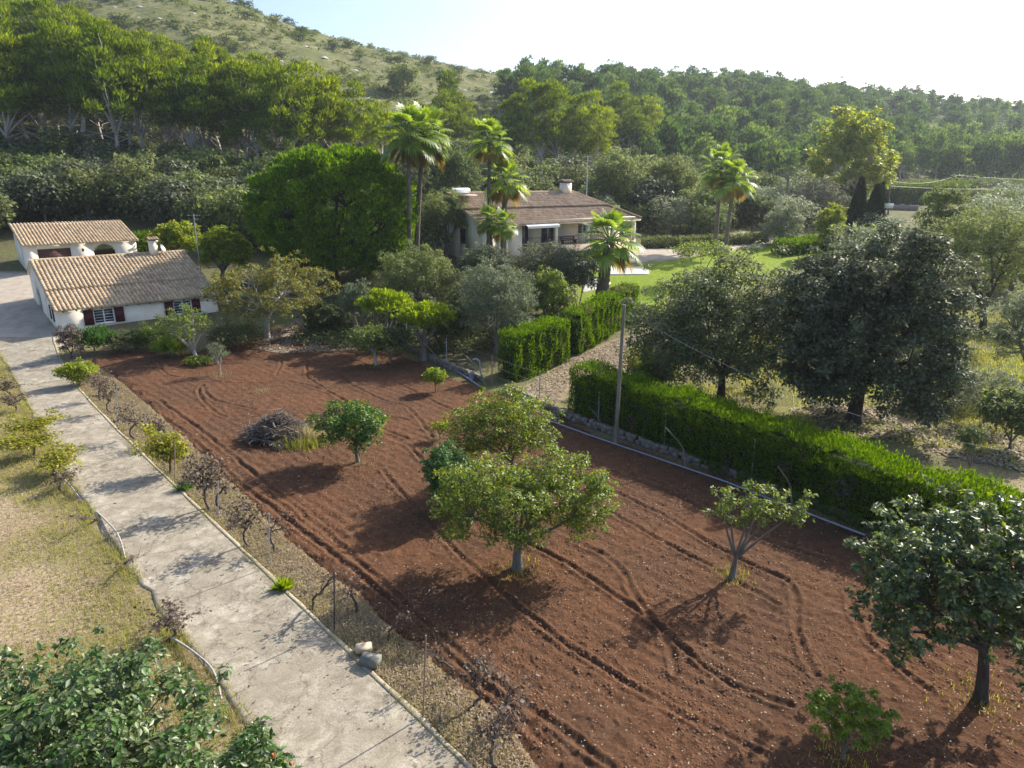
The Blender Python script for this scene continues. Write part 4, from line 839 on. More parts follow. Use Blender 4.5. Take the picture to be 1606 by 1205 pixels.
def oneproto(name, cat, seed, r, cz, cl, cr, n, L, W, leaf, fork, tr=.15, lo=-.9, style='leaf', flat=.8, amp=.3, bk='bark_grey', inner=.4, up=.5):
    rs = np.random.RandomState(seed); C = lumpy(*r, cl, rs, lo, inner, amp) + np.array([0, 0, cz]); V, F = cloud(C, cr * (.7 + .6 * rs.rand(cl)), n, L, W, rs, up, flat, style, single=True, hollow=.4)
    mb = MB(); wood(mb, C, (0, 0, fork), tr, rs, 4, twig=.03, k=5, twigs=False)
    o = link(name, qm(np.vstack([V] + mb.v), _refs(mb, V, F), name, np.concatenate([np.zeros(len(F)), np.ones(sum(len(f) for f in mb.f))])), [M[leaf], M[bk]]); o['category'] = cat; return o
PN = proto(pineproto, 5); PF = proto(lambda i: pineproto(i, True), 6)
OK_ = [oneproto('oak_tree', 'oak', 400 + i, (2.3, 2.3, 2.0), 2.55, 38, .85, 3400, .34, .2, ['oak', 'oak_silver', 'olive_green', 'oak'][i], .9) for i in range(4)]
OL = [oneproto('olive_tree', 'olive tree', 420 + i, (1.8, 1.8, 1.4), 2.1, 28, .7, 2200, .32, .1, ['olive', 'olive_green', 'olive'][i], 1.1) for i in range(3)]
SH = [oneproto('hillside_shrub', 'shrub', 440 + i, (.95, .95, .4), .6, 12, .5, 320, .3, .16, ['scrub', 'scrub', 'oak'][i], .2, .05, lo=-.3) for i in range(3)]
used = set(); rf = random.Random(5)
def put(P, x, y, s, label, group, sz=None):
    o = rf.choice(P); z = h1(x, y) - .1
    if o not in used:
        used.add(o); o.location = (x, y, z); o.rotation_euler = (0, 0, rf.random() * 6.28); o.scale = (s, s, sz or s); o['label'] = label; o['group'] = group; return o
    return copytree(o, (x, y, z), rf.random() * 6.28, s, label, group, sz)
ORD = ['leftmost', 'second from the left', 'third from the left', 'fourth from the left', 'fifth from the left', 'sixth from the left', 'seventh from the left', 'eighth from the left', 'ninth from the left', 'tenth from the left', 'eighth from the right', 'seventh from the right', 'sixth from the right', 'fifth from the right', 'fourth from the right', 'third from the right', 'second from the right', 'rightmost']
def ranked(L, fmt, **k):
    xs = sorted(q[0] for q in L); n = len(L)
    for q in L:
        i = xs.index(q[0]); o_ = ORD[i] if i < 10 else (ORD[17 - (n - 1 - i)] if n - 1 - i < 8 else '%s from the left' % 'eleventh twelfth thirteenth fourteenth fifteenth sixteenth seventeenth eighteenth nineteenth twentieth'.split()[i - 10])
        yield q, fmt % o_
def byTop(P, Hp, cx, ty, Y, label, group, wide=1.0):
    b = atY(cx, Y); t = R3(cx, ty, Y); H = max(4, t.z - b.z); return put(P, b.x, b.y, H / Hp * wide, label, group, H / Hp)
for (cx, ty, Y), lb in ranked([(52, 44, 112), (135, 38, 108), (212, 48, 110), (22, 62, 104), (92, 72, 116), (168, 58, 118), (268, 82, 112), (312, 100, 108), (350, 84, 118), (395, 106, 112), (440, 106, 116), (497, 97, 114), (466, 118, 108), (548, 140, 116), (-30, 50, 108), (-60, 30, 116), (-100, 40, 110), (72, 58, 108), (112, 50, 113), (190, 52, 106), (240, 66, 109), (290, 95, 115), (332, 90, 110), (372, 98, 114), (418, 112, 109), (520, 125, 118)], 'bare trunked pine in the front row on the left hillside, %s'):
    byTop(PN, 15.4, cx, ty, Y, lb, 'front row pines on the left', 1.15)
for (cx, ty, Y), lb in ranked([(8, 2, 136), (62, 14, 140), (112, 6, 138), (150, 12, 148), (186, 28, 138), (232, 58, 140), (285, 68, 144), (335, 72, 146), (380, 88, 142), (430, 100, 140), (-40, -10, 140), (-90, -20, 145), (30, -14, 156), (90, -2, 158), (36, 8, 142), (88, 10, 146), (130, 14, 134), (170, 22, 144), (210, 44, 142), (258, 64, 136), (308, 74, 139), (356, 84, 145), (405, 96, 138), (460, 112, 146), (500, 122, 142), (540, 132, 150)], 'yellow green pine of the back row on the left hillside, %s'):
    byTop(PN, 15.4, cx, ty, Y, lb, 'back row pines on the left', 1.15)
for (cx, ty, Y), lb in ranked([(800, 152, 140), (838, 140, 138), (872, 133, 140), (905, 150, 142), (925, 178, 138), (748, 168, 150), (705, 122, 170), (690, 150, 150), (655, 165, 146), (600, 158, 128), (765, 190, 140), (626, 178, 138), (970, 130, 190), (945, 150, 180), (1010, 150, 190), (990, 165, 180)], 'pine of the loose group on the slope above the palms, %s'):
    byTop(PN, 15.4, cx, ty, Y, lb, 'pines above the palms', 1.2)
# right hand wood
placed = []
def ok_sp(x, y, d):
    for (a, b) in placed:
        if abs(a - x) < d and abs(b - y) < d and (a - x) ** 2 + (b - y) ** 2 < d * d: return False
    placed.append((x, y)); return True
cnt = 0; tries = 0
while cnt < 285 and tries < 20000:
    tries += 1; a = rf.uniform(.02, .98); Y = 160 * math.exp(rf.random() ** 1.3 * math.log(440 / 160)); x = a * Y
    if a > .42 and Y < 205: continue
    if a < .12 and Y > 300: continue
    lim = 160 + max(0, (.22 - a)) * 100
    if Y < lim: continue
    if not ok_sp(x, Y, 7.5 + Y * .012): continue
    s = rf.uniform(.62, .95) if Y < 260 else rf.uniform(.6, .85)
    put(PF, x, Y, s * 1.3, 'blue green pine in the dense wood covering the right hill', 'pines of the right hill', s); cnt += 1
for (cx, ty, Y), lb in ranked([(1440, 215, 208), (1466, 205, 210), (1492, 212, 209), (1520, 208, 211), (1550, 212, 210), (1580, 206, 212), (1604, 214, 209), (1412, 225, 205), (1630, 210, 210), (1660, 205, 212)], 'slender trunked pine just beyond the bright valley field, %s'):
    byTop(PF, 15.4, cx, ty, Y, lb, 'front row pines on the right')
# oaks under and before the pines, then olives across the valley
BHX = np.array([(-6, 66), (-10, 80), (8, 98), (22, 92), (20, 76), (4, 62)])
CTX = np.array([(-36, 48), (-52, 62), (-60, 76), (-42, 84), (-22, 62), (-18, 50)])
def freeat(x, y, m=1.5):
    X = np.array([x]); Yv = np.array([y])
    return all(sdist(X, Yv, P)[0] < -m for P in (BHX, CTX, lawnP, drvP, courtP))
def farwood():
    rs = np.random.RandomState(19); N = 620; a = rs.uniform(-.02, 1.02, N); Y = 170 * np.exp(rs.rand(N) ** .8 * math.log(500 / 170)); X = a * Y
    k = ~((a > .40) & (Y < 214)) & ~((a < .12) & (Y > 290)) & (Y > 160 + np.clip(.22 - a, 0, 1) * 120); X, Y = X[k], Y[k]; Z = hz(X, Y) - .3; Vs = []
    src = []
    for o in PF:
        me = o.data; v = np.zeros(len(me.vertices) * 3, np.float32); me.vertices.foreach_get('co', v); v = v.reshape(-1, 4, 3)[:1500]; src.append(v)
    for x, y, z in zip(X, Y, Z):
        v = src[rs.randint(len(src))]; v = v[rs.choice(len(v), 800, False)]; c, s_ = math.cos(x * 9), math.sin(x * 9); sc = rs.uniform(.6, .9)
        c0 = v.mean(1, keepdims=True); v = (c0 + (v - c0) * 1.35) * np.array([1.25, 1.25, 1]) * sc; Vs.append(np.stack([v[..., 0] * c - v[..., 1] * s_ + x, v[..., 0] * s_ + v[..., 1] * c + y, v[..., 2] + z], -1).reshape(-1, 3))
    V = np.vstack(Vs); tag(link('far_wood', qm(V, np.arange(len(V)).reshape(-1, 4)), M['pine_far']), kind='stuff')
farwood()
def region(P, n, a0, a1, y0, y1, d, s0, s1, label, group, seed, cond=None):
    global rf; rf = random.Random(seed); c = t = 0
    while c < n and t < n * 60:
        t += 1; a = rf.uniform(a0, a1); Y = rf.uniform(y0, y1); x = a * Y
        if cond and not cond(a, Y): continue
        if not freeat(x, Y) or not ok_sp(x, Y, d): continue
        put(P, x, Y, rf.uniform(s0, s1), label, group); c += 1
region(OK_, 95, -.95, -.17, 78, 104, 4.1, 1.1, 1.5, 'rounded evergreen oak in the dark band below the left pines', 'oaks below the left pines', 1, lambda a, Y: Y > 84 or a < -.7 or a > -.5)
region(OK_, 44, -.85, -.1, 106, 150, 5.0, .9, 1.2, 'evergreen oak in the shade between the trunks of the left pines', 'oaks among the left pines', 2)
region(OK_, 62, -.2, .30, 96, 165, 4.8, 1.0, 1.6, 'dense evergreen oak on the slope behind the big house', 'oaks behind the big house', 3)
region(OK_, 45, .28, .6, 118, 200, 5.5, .9, 1.4, 'low oak at the foot of the right hand wood', 'oaks at the foot of the right hill', 4, lambda a, Y: a < .48)
region(OL, 34, .12, .40, 92, 128, 4.4, 1.0, 1.5, 'silvery olive in the grove between the big house and the poplar', 'olives in the middle grove', 5)
region(OL, 60, .45, 1.0, 64, 135, 5.0, 1.0, 1.5, 'olive in the orchard on the right of the valley', 'olives of the right orchard', 6, lambda a, Y: a > .66 or Y < 84)
region(OL, 10, .62, 1.0, 42, 62, 5.5, .9, 1.3, 'nearer olive in the orchard at the right edge', 'nearer olives at the right edge', 7, lambda a, Y: a > .80)
region(OK_, 22, .55, 1.0, 150, 176, 5.5, .6, .95, 'round grey bush before the far reed hedge', 'bushes before the far hedge', 8)
region(OK_, 16, -.24, -.06, 74, 95, 3.8, .8, 1.2, 'oak filling the gap between the umbrella pine and the big house', 'oaks beside the umbrella pine', 9)
# scrub of the grassy hill
rf = random.Random(77); c = 0
while c < 285:
    a = rf.uniform(-.62, .16); Y = 165 * math.exp(rf.random() ** .8 * math.log(430 / 165)); x = a * Y
    if vn(np.array([x]), np.array([Y]), 26, 7)[0] < .42 or Y < 175 - 60 * a * 0: continue
    put(SH, x, Y, rf.uniform(.7, 2.1) * (1.35 if Y > 250 else 1), 'low round bush scattered over the grassy hillside', 'bushes of the grassy hill'); c += 1
for i, (px, py, s) in enumerate([(465, 32, 1.0), (500, 42, 1.3), (581, 68, 1.2), (634, 78, .7), (548, 62, .6), (722, 102, 1.3), (700, 100, .8), (795, 118, 1.2), (832, 120, 1.1), (873, 118, 1.6), (910, 121, 1.2), (938, 122, 1.5), (760, 112, .8), (980, 118, 1.6), (633, 126, 1.9), (655, 100, .8)]):
    u, dy, d = ray(px, py + 9); a = u / dy; Y = 332 if a < -.3 else 350 if a < -.15 else 385
    if i == 14: Y = 236
    P = atY(px, Y); put(OK_, P.x, P.y, s * (.62 if i != 14 else 1.1), 'dark solitary tree standing against the sky on the ridge of the grassy hill' if i != 14 else 'very dark lone oak in the middle of the grassy slope', 'trees on the ridge')
o = SC.objects
def scrubfield():
    rs = np.random.RandomState(9); n = 9500; a = rs.uniform(-1.1, .2, n); Y = 150 * np.exp(rs.rand(n) * math.log(440 / 150)); X = a * Y; k = (fbm(X, Y, 26, 93) > .46) | (rs.rand(n) < .22); X, Y = X[k], Y[k]; n = len(X)
    C = np.stack([X, Y, hz(X, Y) + .1], 1); R = .5 + 1.1 * rs.rand(n) ** 2 * (1 + Y / 400)
    V, F = cloud(C, R, 150000, .8, .5, rs, .7, .55, single=True, jl=.5); tag(link('hillside_scrub', qm(V, F), M['scrub']), kind='stuff')
    n = 3600; a = rs.uniform(-.02, 1.05, n); Y = 150 * np.exp(rs.rand(n) * math.log(500 / 150)); X = a * Y; k = ~((a > .40) & (Y < 212)); X, Y = X[k], Y[k]; n = len(X)
    C = np.stack([X, Y, hz(X, Y) + .8], 1); V, F = cloud(C, 2.0 + 2.4 * rs.rand(n), 90000, 1.1, .6, rs, .7, .75, single=True, jl=.5); tag(link('wood_undergrowth', qm(V, F), M['pine_far']), kind='stuff')
    n = 1500; a = rs.uniform(-1.0, .5, n); Y = rs.uniform(76, 150, n); X = a * Y; k = np.array([freeat(x, y, 3) for x, y in zip(X, Y)]); X, Y = X[k], Y[k]; n = len(X)
    C = np.stack([X, Y, hz(X, Y) + .4], 1); V, F = cloud(C, .8 + 1.1 * rs.rand(n), 45000, .5, .26, rs, .7, .7, single=True, jl=.5); tag(link('wood_floor_plants', qm(V, F), M['oak']), kind='stuff')
    n = 260; a = rs.uniform(-1.0, .2, n); Y = 170 * np.exp(rs.rand(n) * math.log(430 / 170)); X = a * Y; q = np.stack([X, Y], 1); V, F = pebbles(q, hz(X, Y) - .2, 1.6, rs, .5); tag(link('hillside_rocks', qm(V, F), M['rock']), kind='stuff')
M['rock'] = simple('pale_rock', (.42, .4, .36), .9, ns=1.5, amt=.3, bs=.5, bd=.1)
scrubfield()
# planting under the trees between the fence and the big house
rs = np.random.RandomState(66); n = 2200; X = rs.uniform(-16, 8, n); Y = rs.uniform(47, 68, n); k = (X < (Y - 47) * .35 - 1.5) & (Y > 44 - X * .35) & (sdist(X, Y, lawnP) < -1) & (X > -17 + (Y - 47) * .1); X, Y = X[k], Y[k]
V, F = cloud(np.stack([X, Y, hz(X, Y) + .3], 1), .5 + .6 * rs.rand(len(X)), 46000, .22, .1, rs, .6, .7, single=True); tag(link('garden_undergrowth', qm(V, F), M['oak']), kind='stuff')

# ------------------------------------------------------------------ buildings
M['wall'] = simple('white_render', (.84, .765, .63), .9, .15, ns=.9, amt=.14, bs=.2, bd=.02)
M['wall2'] = simple('cream_render', (.78, .70, .58), .9, .15, ns=1.2, amt=.1, bs=.2, bd=.02)
M['stone_cream'] = simple('cream_stone', (.6, .47, .33), .9, .15, ns=3, amt=.2)
M['white_paint'] = simple('white_paint', (.8, .8, .8), .5)
M['shutter'] = simple('dark_red_paint', (.075, .008, .014), .5, ns=20, amt=.15)
M['garage'] = simple('brown_paint', (.12, .06, .05), .6, ns=9, amt=.12)
M['glass'] = simple('dark_glass', (.03, .035, .045), .08, .6)
M['metal'] = simple('galvanised_metal', (.42, .45, .5), .45, .4, .6, ns=14, amt=.2)
M['rust'] = simple('rusty_rod', (.3, .2, .15), .8, ns=14, amt=.3)
M['dark_metal'] = simple('dark_metal', (.04, .04, .045), .5)
M['pipe'] = simple('white_pipe', (.3, .33, .38), .5, ns=6, amt=.15)
M['pole_wood'] = bark('weathered_pole', (.15, .13, .1), (.33, .3, .24), 5)
M['wire'] = simple('grey_wire', (.14, .14, .14), .5)
M['shade_blue_wall'] = simple('shade_blue_render', (.5, .56, .68), .9, .15, ns=1.5, amt=.05)  # wall render with the blue of the porch shade put into its colour; unused
def rooftile(name, cs):
    m, nt, out = newmat(name); ge = nd(nt, 'ShaderNodeNewGeometry'); tc = nd(nt, 'ShaderNodeTexCoord').outputs['Object']
    c = ramp(nt, ge.outputs['Random Per Island'], [(i / (len(cs) - 1), q) for i, q in enumerate(cs)])
    f = noise(nt, tc, 9, 5, .7); c = mix(nt, ramp(nt, f, [(.35, .5), (.6, 0.0)]), c, (.13, .09, .07)); f2 = noise(nt, tc, .7, 4, .6); c = mix(nt, ramp(nt, f2, [(.5, 0.0), (.75, .35)]), c, (.2, .15, .12))
    prin(nt, out, c, .9, bump(nt, f, .4, .01), .15); return m
M['tile'] = rooftile('clay_tiles', [(.42, .30, .18), (.56, .42, .26), (.66, .52, .34), (.48, .34, .21), (.6, .47, .31)])
M['tile2'] = rooftile('brown_clay_tiles', [(.36, .24, .155), (.5, .36, .24), (.6, .45, .32), (.42, .29, .19)])
def tiles(mb, O, U, S, w, l, pitch=.3, course=.42, amp=.105, clip=None, rs=None, m=0):
    O, U, S = [np.array(q, float) for q in (O, U, S)]; U /= np.linalg.norm(U); S /= np.linalg.norm(S); N = np.cross(U, S); nc = int(round(w / pitch)); pitch = w / nc; k = int(round(l / course)); course = l / k
    rs = rs or np.random.RandomState(1); x = np.linspace(0, 1, 7); prof = amp * (np.sin(np.pi * x) ** .7)
    for i in range(nc):
        for j in range(k):
            if clip and not clip((i + .5) * pitch, (j + .5) * course): continue
            jx = (rs.rand() - .5) * .02; jz = rs.rand() * .012
            lo = O + U * ((i + x[:, None]) * pitch + jx) + S * (j * course - .03) + N * (prof[:, None] + .035 + jz)
            hi = O + U * ((i + .04 + x[:, None] * .92) * pitch + jx) + S * ((j + 1) * course + .02) + N * (prof[:, None] * .85 + .002 + jz)
            b0 = O + U * ((i + x[:, None]) * pitch + jx) + S * (j * course - .03) + N * -.02
            V = np.vstack([lo, hi, b0]); a = np.arange(6)
            mb.add(V, np.vstack([np.stack([a, a + 1, a + 8, a + 7], 1), np.stack([a + 14, a + 15, a + 1, a], 1)]), m)
def wall(mb, O, U, L, zb, top, ops=(), th=.3, nin=None, m=0, arch=None):
    # a wall along U from O; ops = openings (s0, s1, z0, z1); solid columns between them
    O = np.array(O, float); U = np.array(U, float); nin = np.array(nin, float) * th; br = {0, L}
    ops = list(ops)
    if arch:
        s0, s1, z0, zs = arch; r = (s1 - s0) / 2; n = 14
        for i in range(n):
            a, b = s0 + (s1 - s0) * i / n, s0 + (s1 - s0) * (i + 1) / n; mm = (a + b) / 2 - (s0 + r); ops.append((a, b, z0, zs + math.sqrt(max(r * r - mm * mm, 0))))
    for o in ops: br |= {o[0], o[1]}
    br = sorted(br)
    for a, b in zip(br[:-1], br[1:]):
        mid = (a + b) / 2; iv = [(zb, None)]
        for o in ops:
            if o[0] <= mid <= o[1]: iv = [(zb, o[2]), (o[3], None)]
        for z0, z1 in iv:
            za = top(a) if z1 is None else z1; zc = top(b) if z1 is None else z1
            if max(za, zc) - z0 < .01: continue
            p = [O + U * a, O + U * b]; q = [p[0] + nin, p[1] + nin]; Z = lambda v, z: np.array([v[0], v[1], z])
            mb.add([Z(p[0], z0), Z(p[1], z0), Z(q[1], z0), Z(q[0], z0), Z(p[0], za), Z(p[1], zc), Z(q[1], zc), Z(q[0], za)],
                   [[0, 3, 2, 1], [4, 5, 6, 7], [0, 1, 5, 4], [1, 2, 6, 5], [2, 3, 7, 6], [3, 0, 4, 7]], m)
def window(parent, O, U, nout, s0, s1, z0, z1, rows=4, cols=2, shutters=True, sl=None, dark=False):
    O = np.array(O, float); U = np.array(U, float); N = np.array(nout, float); rz = math.atan2(U[1], U[0]); w = s1 - s0; h = z1 - z0; c = O + U * (s0 + s1) / 2 - N * .1; zc = (z0 + z1) / 2
    mb = MB(); f = .06
    for sx in (-1, 1): mb.box((*(c[:2] + U[:2] * sx * (w / 2 - f / 2)), zc), (f, .07, h), rz)
    for sz in (-1, 1): mb.box((*c[:2], zc + sz * (h / 2 - f / 2)), (w - 2 * f, .066, f), rz)
    if cols > 1: mb.box((*c[:2], zc), (.09, .062, h - 2 * f), rz)
    for i in range(1, rows): mb.box((*c[:2], z0 + h * i / rows), (w - 2 * f, .03, .03), rz)
    wd = mb.obj('window', M['white_paint'] if not dark else M['shutter'], parent); b = MB(); g = c - N * .015; b.box((*g[:2], zc), (w - .04, .01, h - .04), rz); b.obj('pane', M['glass'], wd)
    b = MB(); q = O + U * (s0 + s1) / 2 + N * .03; b.box((*q[:2], z0 - .04), (w + .12, .12, .06), rz); b.obj('sill', M['white_paint'], wd)
    if shutters:
        for sx in (-1, 1):
            b = MB(); sw = w * .47; q = O + U * ((s0 + s1) / 2 + sx * (w / 2 + sw / 2 + .02)) + N * .035; b.box((*q[:2], zc), (sw, .04, h + .08), rz)
            for e in (-1, 1): b.box((*(q[:2] + N[:2] * .024), zc + e * h * .3), (sw * .9, .02, .07), rz)
            for e in (-.33, 0, .33): b.box((*(q[:2] + U[:2] * sw * e * .9 + N[:2] * .022), zc), (.015, .012, h), rz)
            b.obj('shutter', M['shutter'], parent)
X_, Y_ = np.array([1., 0, 0]), np.array([0, 1., 0])
# cottage: local x along the front, local y to the back
A = G(95, 524); yaw = math.radians(41); ez = R3(94.6, 485.7, A.y).z - A.z
cot = empty('cottage', A, 'white cottage with long clay tile roof and dark red shutters beside the drive', 'house', rz=yaw)
Lc, y1, y2, y3 = 11.6, 3.1, 7.9, 11.0; k1 = .33; z1 = ez + k1 * y1; z2 = z1 + .15 + .36 * (y2 - y1); z3 = z2 - .42 * (y3 - y2)
prof = lambda y: ez + k1 * y if y < y1 else (z1 + .15 + .36 * (y - y1) if y < y2 else z2 - .42 * (y - y2))
wb = MB(); wz = (ez - 1.4, ez - .32)
wall(wb, (0, 0), X_[:2], Lc, -1.4, lambda s: ez - .06, [(2.35, 3.75, *wz), (8.1, 9.5, *wz)], .3, Y_[:2])
wall(wb, (0, .302), Y_[:2], y3 - .6, -1.4, lambda s: prof(s + .3) - .06, [(1.5, 2.3, .75, 1.8), (3.6, 4.1, 1.0, 2.0)], .3, X_[:2], arch=(6.6, 8.6, .2, 1.5))
wall(wb, (Lc, .302), Y_[:2], y3 - .6, -1.4, lambda s: prof(s + .3) - .06, [], .3, -X_[:2])
wall(wb, (0, y3), X_[:2], Lc, -1.4, lambda s: z3 - .06, [], .3, -Y_[:2])
wb.obj('wall', M['wall'], cot)
window(cot, (0, 0), X_[:2], -Y_[:2], 2.35, 3.75, *wz, rows=5); window(cot, (0, 0), X_[:2], -Y_[:2], 8.1, 9.5, *wz, rows=5)
window(cot, (0, .3), Y_[:2], -X_[:2], 1.5, 2.3, .75, 1.8, rows=4); window(cot, (0, .3), Y_[:2], -X_[:2], 3.6, 4.1, 1.0, 2.0, rows=3, cols=1, shutters=False, dark=True)
b = MB(); b.box((.22, 7.9, 1.4), (.04, 2.0, 2.6)); b.obj('door', M['garage'], cot)
rb = MB(); o = .3
sl1 = np.array([0, 1, k1]); sl2 = np.array([0, 1, .36]); l1 = (y1 + o) * math.hypot(1, k1); l2 = (y2 - y1 + .25) * math.hypot(1, .36)
tiles(rb, (-.2, -o, ez - o * k1), X_, sl1, Lc + .4, l1); tiles(rb, (-.2, y1 - .25, z1 + .15 - .25 * .36), X_, sl2, Lc + .4, l2)
tiles(rb, (Lc + .2, y3 + o, z3 - o * .42), -X_, (0, -1, .42), Lc + .4, (y3 + o - y2) * math.hypot(1, .42))
for i in range(int((Lc + .4) / .4)):
    x = -.2 + i * .4; an = np.linspace(0, np.pi, 7); V = []
    for dx, r in ((0, .13), (.43, .115)): V += [[x + dx, y2 + math.cos(t) * r, z2 + .03 + math.sin(t) * r] for t in an]
    rb.add(V, [[j, j + 1, j + 8, j + 7] for j in range(6)])
roof = rb.obj('roof', M['tile'], cot)
b = MB()
def slab(b, ya, za, yb, zb_, x0, x1, t=.1):
    b.add([(x0, ya, za - t), (x1, ya, za - t), (x1, yb, zb_ - t), (x0, yb, zb_ - t), (x0, ya, za), (x1, ya, za), (x1, yb, zb_), (x0, yb, zb_)], [[0, 3, 2, 1], [4, 5, 6, 7], [0, 1, 5, 4], [1, 2, 6, 5], [2, 3, 7, 6], [3, 0, 4, 7]])
slab(b, -o + .03, ez - (o - .03) * k1 - .01, y1 - .02, z1 - .02, -.17, Lc + .17, .05); slab(b, y1 - .2, z1 + .15 - .2 * .36 - .01, y2, z2 - .01, -.17, Lc + .17, .05); slab(b, y2 + .01, z2 - .012, y3 + o - .03, z3 - (o - .03) * .42 - .012, -.17, Lc + .17, .05)
b.obj('roof_deck', M['wall2'], cot)
for i in range(14): b = MB(); b.box((.4 + i * .85, -.17, ez - .19), (.09, .3, .09)); b.obj('rafter_end', M['garage'], cot)
b = MB(); b.box((9.1, y2 - .3, z2 + .4), (.62, .55, 1.3)); b.box((9.1, y2 - .3, z2 + 1.09), (.78, .7, .08)); ch = b.obj('chimney', M['wall'], cot)
for s in (-1, 1):
    for t in (-1, 1): b.box((9.1 + s * .25, y2 - .3 + t * .2, z2 + 1.22), (.1, .1, .18))
b = MB(); b.box((9.1, y2 - .3, z2 + 1.18), (.6, .5, .1)); b.obj('chimney_vent', M['dark_metal'], ch)
b = MB(); tiles(b, (8.65, y2 - .75, z2 + 1.25), X_, (0, 1, .35), .9, .5, .22, .25, .06); tiles(b, (9.55, y2 + .15, z2 + 1.25), -X_, (0, -1, .35), .9, .48, .22, .24, .06); b.obj('chimney_cap', M['tile'], ch)
def dish(parent, c, r, n):
    mb = MB(); k = 14; rings = []
    n = unit(np.array(n, float)); a = unit(np.cross(n, [0, 0, 1.])); bb = np.cross(n, a)
    for rr in (0.03, .5, 1): rings += [np.array(c) + (a * math.cos(t) + bb * math.sin(t)) * r * rr + n * .25 * r * rr * rr for t in np.linspace(0, 6.283, k, endpoint=False)]
    mb.add(rings, [[i * k + j, i * k + (j + 1) % k, (i + 1) * k + (j + 1) % k, (i + 1) * k + j] for i in range(2) for j in range(k)]); mb.tube([c, np.array(c) - np.array([0, 0, .5])], .025, 6); mb.tube([np.array(c) + a * 0, np.array(c) + n * r * .9 - np.array([0, 0, r * .3])], .015, 4)
    return mb.obj('satellite_dish', M['metal'], parent, True)
dish(cot, (9.75, y2 - .5, z2 + .45), .33, (.75, -.65, .4))
# garage annex
P0 = R3(45, 427, 66); gy = yaw; an = empty('garage_annex', (P0.x, P0.y, P0.z), 'low white annex with brown garage door and round arch behind the cottage', 'building', rz=gy)
La, da, he = 9.6, 6.0, 2.55; wb = MB()
wall(wb, (0, 0), X_[:2], La, -1, lambda s: he, [(1.0, 3.75, 0.15, 2.05)], .28, Y_[:2], arch=(5.7, 7.6, .3, 1.3))
wall(wb, (0, .285), Y_[:2], da - .57, -1, lambda s: he + .26 * (s + .28), [(1.6, 2.3, .9, 2.0)], .28, X_[:2]); wall(wb, (La, .285), Y_[:2], da - .57, -1, lambda s: he + .26 * (s + .28), [], .28, -X_[:2])
wall(wb, (0, da), X_[:2], La, -1, lambda s: he + .26 * da, [(6.0, 8.6, .6, 2.2)], .28, -Y_[:2]); wb.obj('wall', M['wall'], an)
b = MB(); b.box((2.375, .14, 1.1), (2.73, .05, 1.88));
for i in range(8): b.box((2.375, .108, .25 + i * .22), (2.7, .015, .02))
b.obj('garage_door', M['garage'], an)
window(an, (0, .28), Y_[:2], -X_[:2], 1.6, 2.3, .9, 2.0, shutters=False, dark=True)
rb = MB(); tiles(rb, (-.25, -.3, he - .08), X_, (0, 1, .26), La + .5, (da + .5) * math.hypot(1, .26)); rb.obj('roof', M['tile'], an)
b = MB(); slab(b, -.27, he - .08, da + .2, he - .08 + .26 * (da + .47), -.22, La + .22, .06); b.obj('roof_deck', M['wall2'], an)
b = MB(); b.box((4.75, -.12, 1.75), (.16, .16, .22)); b.tube([(4.75, 0, 1.95), (4.75, -.12, 1.95), (4.75, -.12, 1.88)], .015, 5); b.box((4.75, -.12, 1.88), (.22, .22, .04)); b.obj('wall_lantern', M['dark_metal'], an)
b = MB(); b.tube([(9.25, -.06, he - .1), (9.25, -.06, -.5)], .045, 8); b.obj('drainpipe', M['wall2'], an)
# big house
B0 = atY(757, 71.7); by = math.radians(35); fl = 7.74 - 2.75; bh = empty('big_house', (B0.x, B0.y, fl), 'large villa with brown tiled hipped roof, porch and awning beyond the palms', 'house', rz=by)
he = 2.75; Lb, Db = 21.6, 12.0; kb = .44; yr = 6.2; zr = he + kb * yr; py = 2.7; wb = MB()
zp = lambda y: he + kb * min(y, Db - y)
wall(wb, (0, 0), X_[:2], 5.0, -2.2, lambda s: he - .05, [(1.8, 3.2, .9, 2.1)], .3, Y_[:2])
wall(wb, (5.0, py), X_[:2], Lb - 5.0, -2.2, lambda s: he + .5, [(1.6, 2.9, 0.05, 2.1), (4.6, 6.6, .05, 2.15), (10, 11.4, .9, 2.1)], .3, Y_[:2])
wall(wb, (0, .302), Y_[:2], Db - .6, -2.2, lambda s: zp(s + .3) - .08, [(3, 4.2, .4, 2.0), (7, 8, .9, 2.0)], .3, X_[:2]); wall(wb, (4.7, .302), Y_[:2], py - .3, -2.2, lambda s: he, [], .298, X_[:2])
wall(wb, (Lb, py + .305), Y_[:2], Db - py - .61, -2.2, lambda s: he, [(3, 4.4, .9, 2.1)], .3, -X_[:2]); wall(wb, (0, Db), X_[:2], Lb, -2.2, lambda s: he, [], .3, -Y_[:2])
wb.obj('wall', M['wall2'], bh)
window(bh, (0, 0), X_[:2], -Y_[:2], 1.8, 3.2, .9, 2.1, shutters=False); window(bh, (0, .3), Y_[:2], -X_[:2], 3, 4.2, .4, 2.0, shutters=False, dark=True); window(bh, (0, .3), Y_[:2], -X_[:2], 7, 8, .9, 2.0, shutters=False, dark=True)
for q in ((1.6, 2.9), (4.6, 6.6)): window(bh, (5, py), X_[:2], -Y_[:2], q[0], q[1], .05, 2.12, rows=1, shutters=False)
window(bh, (5, py), X_[:2], -Y_[:2], 10, 11.4, .9, 2.1, shutters=False); window(bh, (Lb, py + .3), Y_[:2], X_[:2], 3, 4.4, .9, 2.1, shutters=False)
b = MB(); b.box((7.3 + 4, py - .03, 1.2), (8.0, .05, 2.4)); 
b = MB(); b.box((5.0 + 8.3, 1.28, -1.1), (16.6, 2.84, 2.2)); b.obj('terrace', M['stone_cream'], bh)
